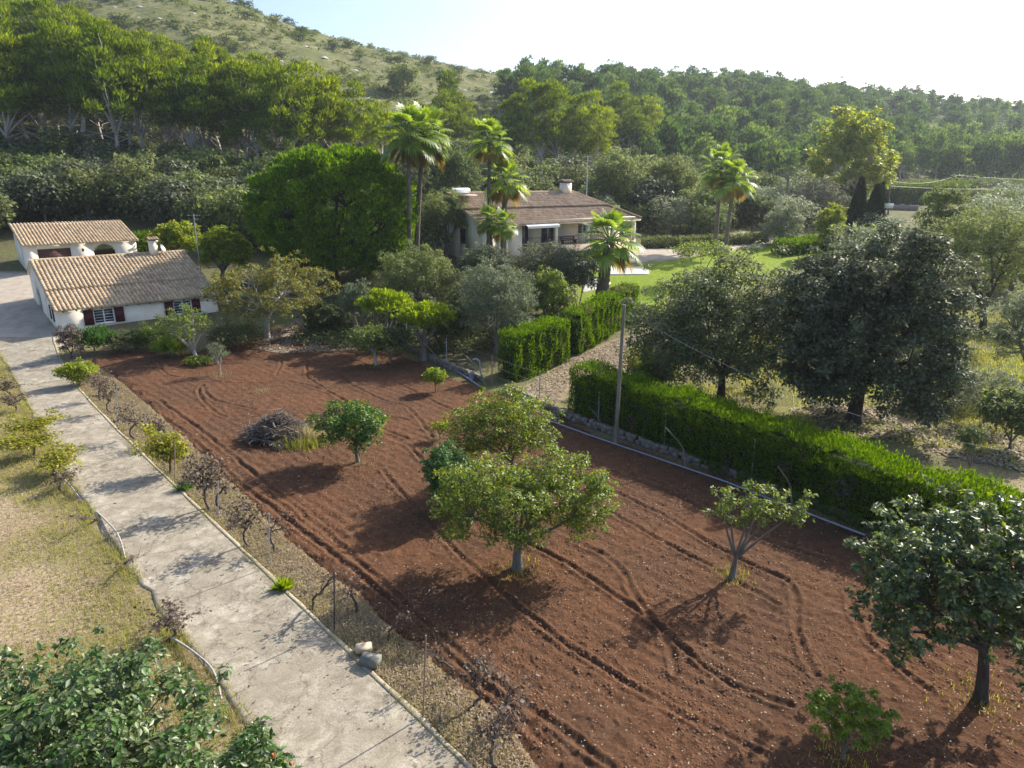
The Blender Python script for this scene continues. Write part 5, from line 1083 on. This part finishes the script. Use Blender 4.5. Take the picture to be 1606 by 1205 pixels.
for x in (9.6, 14.2, 18.0, 21.4): b = MB(); b.box((x, .12, he / 2 - .05), (.34, .34, he - .1)); b.box((x, .12, .06), (.44, .44, .12)); b.box((x, .12, he - .16), (.44, .44, .1)); b.obj('column', M['wall'], bh)
b = MB(); b.box((13.3, .14, he - .03), (16.7, .3, .16)); b.obj('porch_beam', M['wall'], bh)
b = MB()
for i in range(52): b.box((5.2 + i * .16 * 2, -.02, .5), (.025, .025, .9))
b.box((13.3, -.02, .97), (16.4, .04, .04)); b.box((13.3, -.02, .1), (16.4, .03, .03)); b.obj('railing', M['dark_metal'], bh)
# awning with scalloped valance
b = MB(); n = 24
for i in range(n):
    x0, x1 = 5.1 + i * 4.3 / n, 5.1 + (i + 1) * 4.3 / n; b.add([(x0, .2, he - .18), (x1, .2, he - .18), (x1, -.9, he - .5), (x0, -.9, he - .5), (x0, .2, he - .16), (x1, .2, he - .16), (x1, -.9, he - .48), (x0, -.9, he - .48)], [[0, 1, 2, 3], [7, 6, 5, 4], [3, 2, 6, 7]])
    xm = (x0 + x1) / 2; b.add([(x0, -.9, he - .48), (x1, -.9, he - .48), (x1, -.9, he - .66), (x0, -.9, he - .66)], [[0, 1, 2, 3]]); b.add([(x0, -.9, he - .66), (x1, -.9, he - .66), (x1 - .04, -.9, he - .73), (x0 + .04, -.9, he - .73)], [[0, 1, 2, 3]])
b.obj('awning', M['white_paint'], bh)
rb = MB(); rs1 = np.random.RandomState(4); ov = .45; hipx = 4.6
front = lambda u, v: (u < Lb + 2 * ov - v / math.hypot(1, kb) * (hipx + ov) / (yr + ov))
tiles(rb, (-ov, -ov, he - kb * ov - .1), X_, (0, 1, kb), Lb + 2 * ov, (py + ov + .25) * math.hypot(1, kb), .28, .4, .07, clip=front, rs=rs1)
y0_ = py + .05; lo = (y0_ + ov) * math.hypot(1, kb)
tiles(rb, (-ov, y0_, he + kb * y0_ + .12), X_, (0, 1, kb), Lb + 2 * ov, (yr - y0_) * math.hypot(1, kb), .28, .4, .07, clip=lambda u, v: front(u, v + lo), rs=rs1)
tiles(rb, (Lb + ov, Db + ov, he - kb * ov), -X_, (0, -1, kb), Lb + 2 * ov, (Db + ov - yr) * math.hypot(1, kb), .28, .4, .07, clip=lambda u, v: u > v / math.hypot(1, kb) * (hipx + ov) / (yr + ov), rs=rs1)
kx = (zr - he) / hipx
tiles(rb, (Lb + ov, -ov, he - kb * ov), Y_, (-1, 0, kx), Db + 2 * ov, (hipx + ov) * math.hypot(1, kx), .28, .4, .07, clip=lambda u, v: (u > v / math.hypot(1, kx) * (yr + ov) / (hipx + ov)) and (u < Db + 2 * ov - v / math.hypot(1, kx) * (Db - yr + ov) / (hipx + ov)), rs=rs1)
for (p, q) in (((-ov, yr, zr + .1), (Lb - hipx, yr, zr + .1)), ((Lb - hipx, yr, zr + .1), (Lb + ov, -ov, he - kb * ov + .08)), ((Lb - hipx, yr, zr + .1), (Lb + ov, Db + ov, he - kb * ov + .08))): rb.tube([p, ((np.array(p) + q) / 2), q], .13, 8)
rf2 = rb.obj('roof', M['tile2'], bh)
b = MB(); q = .12
def quadslab(b, P, t=.1): P = np.array(P, float); V = np.vstack([P - [0, 0, t], P]); b.add(V, [[0, 3, 2, 1], [4, 5, 6, 7], [0, 1, 5, 4], [1, 2, 6, 5], [2, 3, 7, 6], [3, 0, 4, 7]])
quadslab(b, [(-ov + .04, -ov + .04, he - kb * ov - q), (Lb + ov - .04, -ov + .04, he - kb * ov - q), (Lb - hipx, yr, zr - q), (-ov + .04, yr, zr - q)]); quadslab(b, [(-ov + .04, yr + .01, zr - q), (Lb - hipx, yr + .01, zr - q), (Lb + ov - .04, Db + ov - .04, he - kb * ov - q), (-ov + .04, Db + ov - .04, he - kb * ov - q)])
quadslab(b, [(Lb + ov - .04, -ov + .06, he - kb * ov - q), (Lb + ov - .04, Db + ov - .06, he - kb * ov - q), (Lb - hipx + .01, yr + .005, zr - q), (Lb - hipx + .01, yr - .005, zr - q)]); b.obj('roof_deck', M['wall2'], bh)
b = MB(); b.box((15.6, yr - .3, zr + .45), (1.2, .8, 1.3)); c2 = b.obj('chimney', M['wall2'], rf2); b = MB(); b.box((15.6, yr - .3, zr + 1.18), (1.0, .6, .14)); b.obj('chimney_vent', M['dark_metal'], c2); b = MB(); tiles(b, (14.85, yr - .85, zr + 1.26), X_, (0, 1, .35), 1.5, .6, .25, .3, .06); tiles(b, (16.35, yr + .25, zr + 1.26), -X_, (0, -1, .35), 1.5, .58, .25, .3, .06); b.obj('chimney_cap', M['tile2'], c2)
c2.parent = bh; 
b = MB(); b.box((1.6, 1.6, zp(1.6) + .6), (.55, .5, 1.2)); b.obj('chimney', M['wall'], bh)
b = MB(); b.tube([(-.2, yr - .6, zr + .35), (.1, yr - .6, zr + .35), (1.9, yr - .6, zr + .35), (2.0, yr - .6, zr + .35)], [.2, .28, .28, .2], 12); b.box((.9, yr - 1.7, zr - .1), (1.8, 1.6, .06)); b.obj('water_tank', M['white_paint'], bh)
b = MB(); b.box((12.2, 1.0, .42), (2.2, .5, .08)); b.box((12.2, 1.24, .75), (2.2, .06, .1)); b.box((12.2, 1.24, .58), (2.2, .06, .1))
for x in (11.3, 13.1): b.box((x, 1.0, .2), (.08, .45, .4)); b.box((x, 1.24, .5), (.07, .07, .6))
o_ = b.me(); bench = link('garden_bench', o_, M['garage']); bench.location = bh.location; bench.rotation_euler = bh.rotation_euler; tag(bench, 'long dark wooden bench on the porch of the big house', 'bench')
# masts
def mast(name, lab, cat, P, h, r, boxes=()):
    b = MB(); b.tube([(0, 0, -.2), (0, 0, h)], r, 6)
    for z, L, ang in boxes: b.tube([(-L * math.cos(ang), -L * math.sin(ang), z), (L * math.cos(ang), L * math.sin(ang), z)], .018, 4)
    o = b.obj(name, M['metal']); o.location = P; return tag(o, lab, cat)
p = atY(318, 64.5); mast('television_aerial', 'thin television aerial mast rising behind the cottage roof', 'aerial', p, R3(311, 336, 64.5).z - p.z, .05, [(R3(311, 338, 64.5).z - p.z, .55, .6), (R3(311, 344, 64.5).z - p.z, .4, .6), (R3(311, 338, 64.5).z - p.z - .02, .4, 2.1)])
p = atY(918, 90); mast('television_aerial', 'tall aerial mast behind the chimney of the big house', 'aerial', p, R3(918, 244, 90).z - p.z, .07, [(R3(918, 246, 90).z - p.z, .6, .3), (R3(918, 252, 90).z - p.z, .45, .3)])

# ------------------------------------------------------------------ fence, pole, pipes and small things
def simplething(mb, name, mat, lab, cat, loc=(0, 0, 0), group=None, smooth=False):
    o = mb.obj(name, mat, None, smooth); o.location = loc; return tag(o, lab, cat, group)
FP = [(543, 507, 480), (587, 519, 492), (639, 549, 507), (701, 573, 530), (772, 604, 556), (846, 632, 582), (938, 667, 614), (1041, 708, 647), (1177, 760, 690), (1348, 822, 741), (1560, 905, 810)]
fo = G(938, 667); fe = empty('wire_fence', fo, 'wire fence of thin steel posts and angled braces along the far plot edge', 'fence'); tops = []
for i, (x, yb, yt) in enumerate(FP):
    p = G(x, yb); t = R3(x, yt, p.y); h = t.z - p.z; b = MB(); q = p - fo; b.tube([(q.x, q.y, q.z - .2), (q.x, q.y, q.z + h)], .032, 6); b.obj('post', M['rust'] if i == 4 else M['metal'], fe); tops.append((np.array(q), h))
for f in (.95, .65, .35):
    b = MB()
    for (a, ha_), (c, hc) in zip(tops[:-1], tops[1:]):
        p0, p1 = a + [0, 0, ha_ * f], c + [0, 0, hc * f]; mid = (p0 + p1) / 2 - [0, 0, .1 + .08 * f]; b.tube(bez(p0, mid, p1, 8), .008, 3, cap=False)
    b.obj('wire', M['wire'], fe)
for pts in ([(1043, 670), (1071, 700), (1075, 735)], [(1220, 732), (1240, 760), (1242, 797)], [(662, 536), (681, 554), (683, 570)], [(549, 486), (560, 497), (568, 508)], [(924, 638), (941, 659), (944, 676)], [(730, 558), (754, 582), (760, 604)]):
    g = G(*pts[-1]); P3 = [np.array(R3(x, y, g.y) - fo) for x, y in pts[:-1]] + [np.array(g - fo)]; b = MB(); b.tube([P3[0], (P3[0] * .3 + P3[1] * .7), P3[1] + (P3[2] - P3[1]) * .1, P3[2]], .028, 6); b.obj('brace', M['pole_wood'], fe)
g = G(761, 603); b = MB(); P3 = [np.array(R3(x, y, g.y) - g) for x, y in [(741, 565), (747, 563), (752, 568), (754, 585), (761, 603)]]; b.tube(smooth(P3, 4), .035, 8); simplething(b, 'bent_pipe', M['pipe'], 'white pipe bent like a walking stick standing behind the bucket', 'pipe', g)
g = G(740, 596); b = MB(); k = 16
b.tube([(0, 0, 0), (0, 0, .02), (0, 0, .36), (0, 0, .38)], [.12, .125, .155, .165], k, cap=False); b.tube([(0, 0, .02), (0, 0, .36)], [.11, .145], k, cap=False); b.add([(0, 0, .03)] + [(.115 * math.cos(t), .115 * math.sin(t), .03) for t in np.linspace(0, 6.283, 9)], [[0, i, i + 1, min(i + 2, 9)] for i in (1, 3, 5, 7)])
b.tube([(-.16, 0, .34), (-.12, -.1, .2), (0, -.14, .15), (.12, -.1, .2), (.16, 0, .34)], .008, 4); bk = simplething(b, 'bucket', M['pipe'], 'pale plastic bucket standing by the fence posts', 'bucket', (g.x, g.y, g.z + .03)); bk.scale = (1.25, 1.25, 1.25)
pp = [G(x, y) for x, y in [(860, 662), (921, 684), (961, 698), (1078, 738), (1136, 758), (1189, 779), (1275, 812), (1356, 843)]]; o0 = pp[0]; b = MB(); b.tube([np.array((p - o0)) + [0, 0, .09] for p in pp], .036, 8); simplething(b, 'water_pipe', M['pipe'], 'long white water pipe lying along the foot of the stone wall', 'pipe', o0, smooth=True)
pp = [G(x, y) for x, y in [(718, 585), (735, 596), (752, 608)]]; b = MB(); b.tube([np.array(p - pp[0]) + [0, 0, .08] for p in pp], .045, 6); simplething(b, 'water_pipe', M['pipe'], 'short pale pipe lying on the soil beside the bucket', 'pipe', pp[0])
rs = np.random.RandomState(12)
wl_ = np.array([G(x, y)[:2] for x, y in [(560, 520), (640, 552), (700, 580), (770, 608), (880, 656), (965, 688), (1078, 728), (1189, 768), (1370, 838), (1480, 878)]]); wl_ = smooth(wl_, 6); b = MB(); o0 = (wl_[20][0], wl_[20][1], 0)
seg = np.cumsum(np.append(0, np.hypot(*np.diff(wl_, axis=0).T)))
for lay in range(2):
    s = rs.rand() * .2
    while s < seg[-1]:
        L = .22 + rs.rand() * .3; x = np.interp(s, seg, wl_[:, 0]); y = np.interp(s, seg, wl_[:, 1]); g = h1(x, y)
        if not (seg[-1] * .38 < s < seg[-1] * .43): b.box((x + .22 + rs.randn() * .04 - o0[0], y + .22 + rs.randn() * .04 - o0[1], g + .08 + lay * .17), (L * .95, .3, .18 + rs.rand() * .07), -.9 + rs.randn() * .2, jit=.09, rs=rs)
        s += L
simplething(b, 'stone_wall', simple('wall_rubble', (.2, .17, .14), .95, ns=5, amt=.35, bs=.5), 'low dry stone wall of small dark rubble along the wire fence', 'wall', o0)
# utility poles and cables
def pole(lab, bx, by_, tx, ty, r, Y=None, group=None, mat='pole_wood'):
    p = G(bx, by_) if Y is None else atY(bx, Y); t = R3(tx, ty, p.y); b = MB(); q = np.array(t - p); b.tube([(0, 0, -.3), q * .5, q], [r * 1.15, r, r * .8], 10); return simplething(b, 'utility_pole', M[mat], lab, 'pole', p, group), p, t
_, p, t = pole('weathered wooden utility pole standing between the pipe and the long hedge', 965, 697, 979, 478, .085)
def cable(lab, a, c, sag, r=.012, name='cable'):
    a, c = np.array(a), np.array(c); mid = (a + c) / 2 - np.array([0, 0, sag * 2]); b = MB(); b.tube(bez(a, mid, c, 24) - a, r, 4); return simplething(b, name, M['wire'], lab, 'cable', a)
cable('thin sagging cable running from the wooden pole over the hedge to the right', t - Vector((0, 0, .15)), R3(1690, 728, 18), 1.0, .011)
_, p1, t1 = pole('thin dark utility pole at the valley road, left of the small white sign', 1384, 340, 1384, 292, .12, 118, mat='bark_dark')
_, p2, t2 = pole('utility pole at the valley road carrying the small white sign', 1393, 341, 1396, 284, .13, 119, mat='bark_grey')
_, p3, t3 = pole('leaning dark utility pole standing in the bright field', 1497, 322, 1502, 275, .16, 150, mat='bark_dark')
_, p4, t4 = pole('pale post rising left of the poplar', 1234, 345, 1236, 275, .2, 112)
s = R3(1394, 323, 118.7); b = MB(); b.box((0, 0, 0), (1.5, .06, .8)); b.box((0, -.035, 0), (1.3, .01, .6)); simplething(b, 'small_sign', M['white_paint'], 'small blank white sign fixed low on the pole by the valley road', 'sign', s)
cable('upper power line crossing the valley to the right edge', t3, R3(1700, 282, 150), .4, .03); cable('power line between the two roadside poles in the valley', t2, t3, .9, .03); cable('lower power line running from the roadside pole towards the right', t2 - Vector((0, 0, .8)), R3(1700, 288, 150), .8, .03); cable('power line from the pale post to the roadside pole', t4, t1, .8, .025)
a, c = atY(1388, 128), atY(1440, 126); b = MB(); v = c - a; ln = v.length; n = 16
for i in range(n): q = v * ((i + .5) / n); b.box((q.x, q.y, q.z + .45), (ln / n * .98, .4, 1.0 + .05 * rs.randn()), math.atan2(v.y, v.x), jit=.06, rs=rs)
simplething(b, 'low_wall', simple('pink_stone', (.38, .3, .26), .9, ns=3, amt=.2), 'low stone wall along the valley road beside the cypresses', 'wall', a)
# stakes along the vines
for i, (x, yb, yt, mt, lab) in enumerate([(183, 668, 600, 'metal', 'thin grey stake farthest up the drive, before the bend'), (228, 709, 637, 'metal', 'thin grey stake left of the yellow leafed vine'), (274, 757, 695, 'rust', 'reddish wooden stake under the yellow leafed vine'), (342, 813, 755, 'metal', 'short grey stake just past the fan palm seedling'), (422, 891, 805, 'metal', 'slim steel stake halfway down the drive'), (524, 990, 896, 'dark_metal', 'dark stake beside the pruned vine stump'), (663, 1127, 997, 'rust', 'tall rusty rod nearest the bottom of the picture')]):
    p = G(x, yb); h = R3(x + (5 if i == 6 else 0), yt, p.y) - p; b = MB(); b.tube([(0, 0, -.1), tuple(h)], .02, 6); simplething(b, 'stake', M[mt], lab, 'stake', p, 'stakes along the drive')
# vines
VP = {k: [vine_proto(500 + i + 10 * j, mt, lv and 1.15 or 1.0, lv) for i, lv in enumerate(ls)] for j, (k, mt, ls) in enumerate([('d', 'grey_dead', [430, 330, 240]), ('y', 'yellow_leaf', [1900, 1500]), ('b', 'dead_leaf', [130, 60])])}
vused = set(); rv = random.Random(3)
def vine(kind, px, py, lab, grp, s=1.0, sz=1.0):
    o = rv.choice(VP[kind]); p = G(px, py)
    if o not in vused: vused.add(o); o.location = p; o.rotation_euler = (0, 0, rv.random() * 6.28); o.scale = (s, s, s * sz); o['label'] = lab; o['group'] = grp
    else: copytree(o, p, rv.random() * 6.28, s, lab, grp, s * sz)
g1 = 'old vines between the drive and the soil'
for k, x, y, lab, s in [('d', 158, 628, 'withered vine nearest the lime yellow shrub', 1.1), ('d', 176, 648, 'withered vine, second from the lime yellow shrub', 1.1), ('d', 214, 690, 'gnarled vine with forked black trunk and grey leaves at the second stake', 1.3), ('y', 268, 744, 'vine with yellow leaves above the fan palm seedling', 1.35), ('d', 246, 700, 'grey vine between the forked vine and the yellow one, set back towards the soil', 1.1), ('d', 330, 802, 'large grey leafed vine just past the fan palm seedling', 1.45), ('d', 352, 800, 'thick tangled grey vine beside the short stake', 1.35), ('b', 300, 730, 'brown tangled vine on the soil side of the fan palm seedling', 1.1), ('d', 392, 860, 'grey leafed vine midway down the drive', 1.15), ('b', 432, 868, 'almost bare vine behind the slim steel stake', 1.1), ('b', 492, 962, 'pruned dark vine stump with two brown twigs', 1.1), ('b', 560, 960, 'bare brown vine on the edge of the big tree shadow', 1.0), ('d', 742, 1108, 'dark leafed vine standing in the straw left of the furrows', 1.0), ('b', 800, 1150, 'bare twisted vine near the bottom edge, the upper one', 1.1), ('d', 778, 1203, 'bare twisted vine cut by the bottom edge', 1.1), ('b', 610, 1010, 'spindly dead vine among the straw above the stone block', .9), ('b', 700, 1060, 'spindly dead vine between the rusty rod and the furrows', .9)]: vine(k, x, y, lab, g1, s * .88)
g2 = 'vines on the left verge'
for k, x, y, lab, s in [('y', -8, 606, 'green and yellow vine at the very left edge of the picture', 1.3), ('d', 8, 626, 'grey brown vine at the left edge of the drive, below the green one', 1.3), ('d', 22, 648, 'withered vine above the yellow ones on the left verge', 1.2), ('y', 46, 690, 'bright yellow vine on the left verge, upper one', 1.35), ('y', 64, 716, 'bright yellow vine on the left verge, middle one', 1.3), ('y', 84, 750, 'browning yellow vine on the left verge, lowest of the three', 1.3), ('d', 100, 772, 'withered vine just below the three yellow ones', 1.1), ('b', 138, 824, 'bare vine bowing over the left edge of the drive', 1.0), ('b', 192, 895, 'bare vine lying along the left edge of the drive', 1.0), ('d', 262, 1004, 'dark brown vine with shrivelled leaves low on the left verge', 1.1)]: vine(k, x, y, lab, g2, s, .5)
for pts, lab in (([(268, 1003), (300, 1030), (335, 1062), (348, 1100)], 'pale bent vine branch lying along the verge near the bottom left'), ([(84, 738), (110, 768), (130, 790)], 'bleached branch lying beside the yellow vines'), ([(152, 805), (185, 845), (197, 878)], 'bleached branch lying on the left edge of the drive')):
    P3 = [G(*q) for q in pts]; b = MB(); b.tube(smooth([np.array(q - P3[0]) + [0, 0, .22 if 0 < i < len(pts) - 1 else .06] for i, q in enumerate(P3)], 5), np.linspace(.04, .02, (len(pts) - 1) * 5 + 1), 6); simplething(b, 'dry_branch', M['bark_silver'], lab, 'branch', P3[0], 'branches on the left verge', True)
# fan palm seedling, fern like plant, stone block, brush heap
def seedling(px, py, h, n, lab, mat, w=.03):
    p = G(px, py); rs = np.random.RandomState(int(px)); az = rs.rand(n) * 6.28; el = rs.uniform(.3, 1.4, n); d = np.stack([np.cos(az) * np.cos(el), np.sin(az) * np.cos(el), np.sin(el)], 1); V, F = leafgeo(np.zeros((n, 3)) + d * .04, d, rs.randn(n, 3), h * (.6 + .5 * rs.rand(n)), w)
    e = empty('palm_seedling' if w < .05 else 'weed', p, lab, 'plant'); link('leaves', qm(V, F), M[mat], e); b = MB(); b.tube([(0, 0, -.05), (0, 0, .1)], .04, 6); b.obj('stem', M['bark_grey'], e)
seedling(289, 770, .62, 160, 'small spiky fan palm seedling at the edge of the concrete drive', 'citrus_blue'); seedling(443, 926, .45, 70, 'leafy green weed at the edge of the drive above the vine stump', 'citrus_bright', .09); seedling(300, 573, .5, 60, 'tuft of green leaves under the half bare tree', 'citrus', .09)
p = G(581, 1045); b = MB(); b.box((0, 0, .16), (.5, .32, .3), -.3, jit=.08, rs=rs); simplething(b, 'stone_block', simple('grey_stone', (.2, .2, .17), .95, ns=4, amt=.35, bs=.5), 'grey stone block lying in the weeds beside the drive', 'stone', p)
p = G(571, 1026); b = MB(); b.box((0, 0, .2), (.42, .3, .1), .2, jit=.07, rs=rs); simplething(b, 'stone_slab', M['stone_cream'], 'flat yellowish slab behind the grey stone block', 'stone', p)
p = G(438, 688); e = empty('brush_heap', p, 'heap of grey dead branches and leaves on the red soil beside the small citrus tree', 'heap'); b = MB(); rs = np.random.RandomState(31)
for i in range(340):
    a = rs.rand() * 6.28; r = rs.rand() ** .6 * 1.5; q = np.array([math.cos(a) * r * 1.15, math.sin(a) * r * .8, (1.5 - r * .8) * rs.rand() + .1]); d = unit(rs.randn(3) * [1, 1, .45]); L = .4 + rs.rand() * .8; b.tube(bez(q - d * L / 2, q + rs.randn(3) * .12, q + d * L / 2, 5), np.linspace(.022, .006, 5) * (1 + 1.2 * (rs.rand() < .1)), 4, cap=False)
b.obj('branches', M['bark_grey'], e); C = np.array([[rs.randn() * .75, rs.randn() * .5, 0] for _ in range(50)]); C[:, 2] = np.clip(.95 - np.hypot(C[:, 0] / 1.5, C[:, 1]) * .75, 1.0 * .1, 1.35) * rs.rand(50) ** .3 * 1.3; V, F = cloud(C, .36, 15000, .10, .05, rs, .4, .8, hollow=.1); link('dead_leaves', qm(V, F), M['grey_dead'], e)
p = G(470, 695)
for nm, mt, dx, h, n in (('straw_tuft', 'grass_dry', (.9, .35), .75, 900), ('green_grass', 'grass_green', (.35, -.5), .4, 1400)):
    q = np.array(p[:2]) + rs.randn(n, 2) * [.55, .3] + np.array(dx) * .5; V, F = blades(q, h, .025, rs, .7); tag(link(nm, qm(V, F), M[mt]), kind='stuff')
for x, y, w in ((690, 694, .5), (812, 893, .5), (562, 728, .4), (1150, 905, .4), (1535, 1095, .5), (345, 590, .35), (1322, 1190, .4), (590, 573, .5), (410, 615, .3)):
    p = G(x, y); q = np.array(p[:2]) + rs.randn(230, 2) * w * .9; V, F = blades(q, .17, .02, rs, .8); tag(link('weed_tuft', qm(V, F), M['grass_green' if y > 800 else 'grass_dry']), kind='stuff')
# persimmons hanging in the glossy tree and in the corner crown
rs = np.random.RandomState(3)
# ------------------------------------------------------------------ air
hb = MB(); hb.box((0, 1240, 66), (5200, 2620, 156 ))
m = bpy.data.materials.new('haze'); m.use_nodes = True; nt = m.node_tree; nt.nodes.clear(); out = nt.nodes.new('ShaderNodeOutputMaterial')
pv = nt.nodes.new('ShaderNodeVolumePrincipled'); pv.inputs['Color'].default_value = (.80, .88, 1, 1); pv.inputs['Density'].default_value = .0002; pv.inputs['Anisotropy'].default_value = .35; nt.links.new(pv.outputs[0], out.inputs['Volume'])
if USE_HAZE: tag(hb.obj('haze', m), kind='stuff')
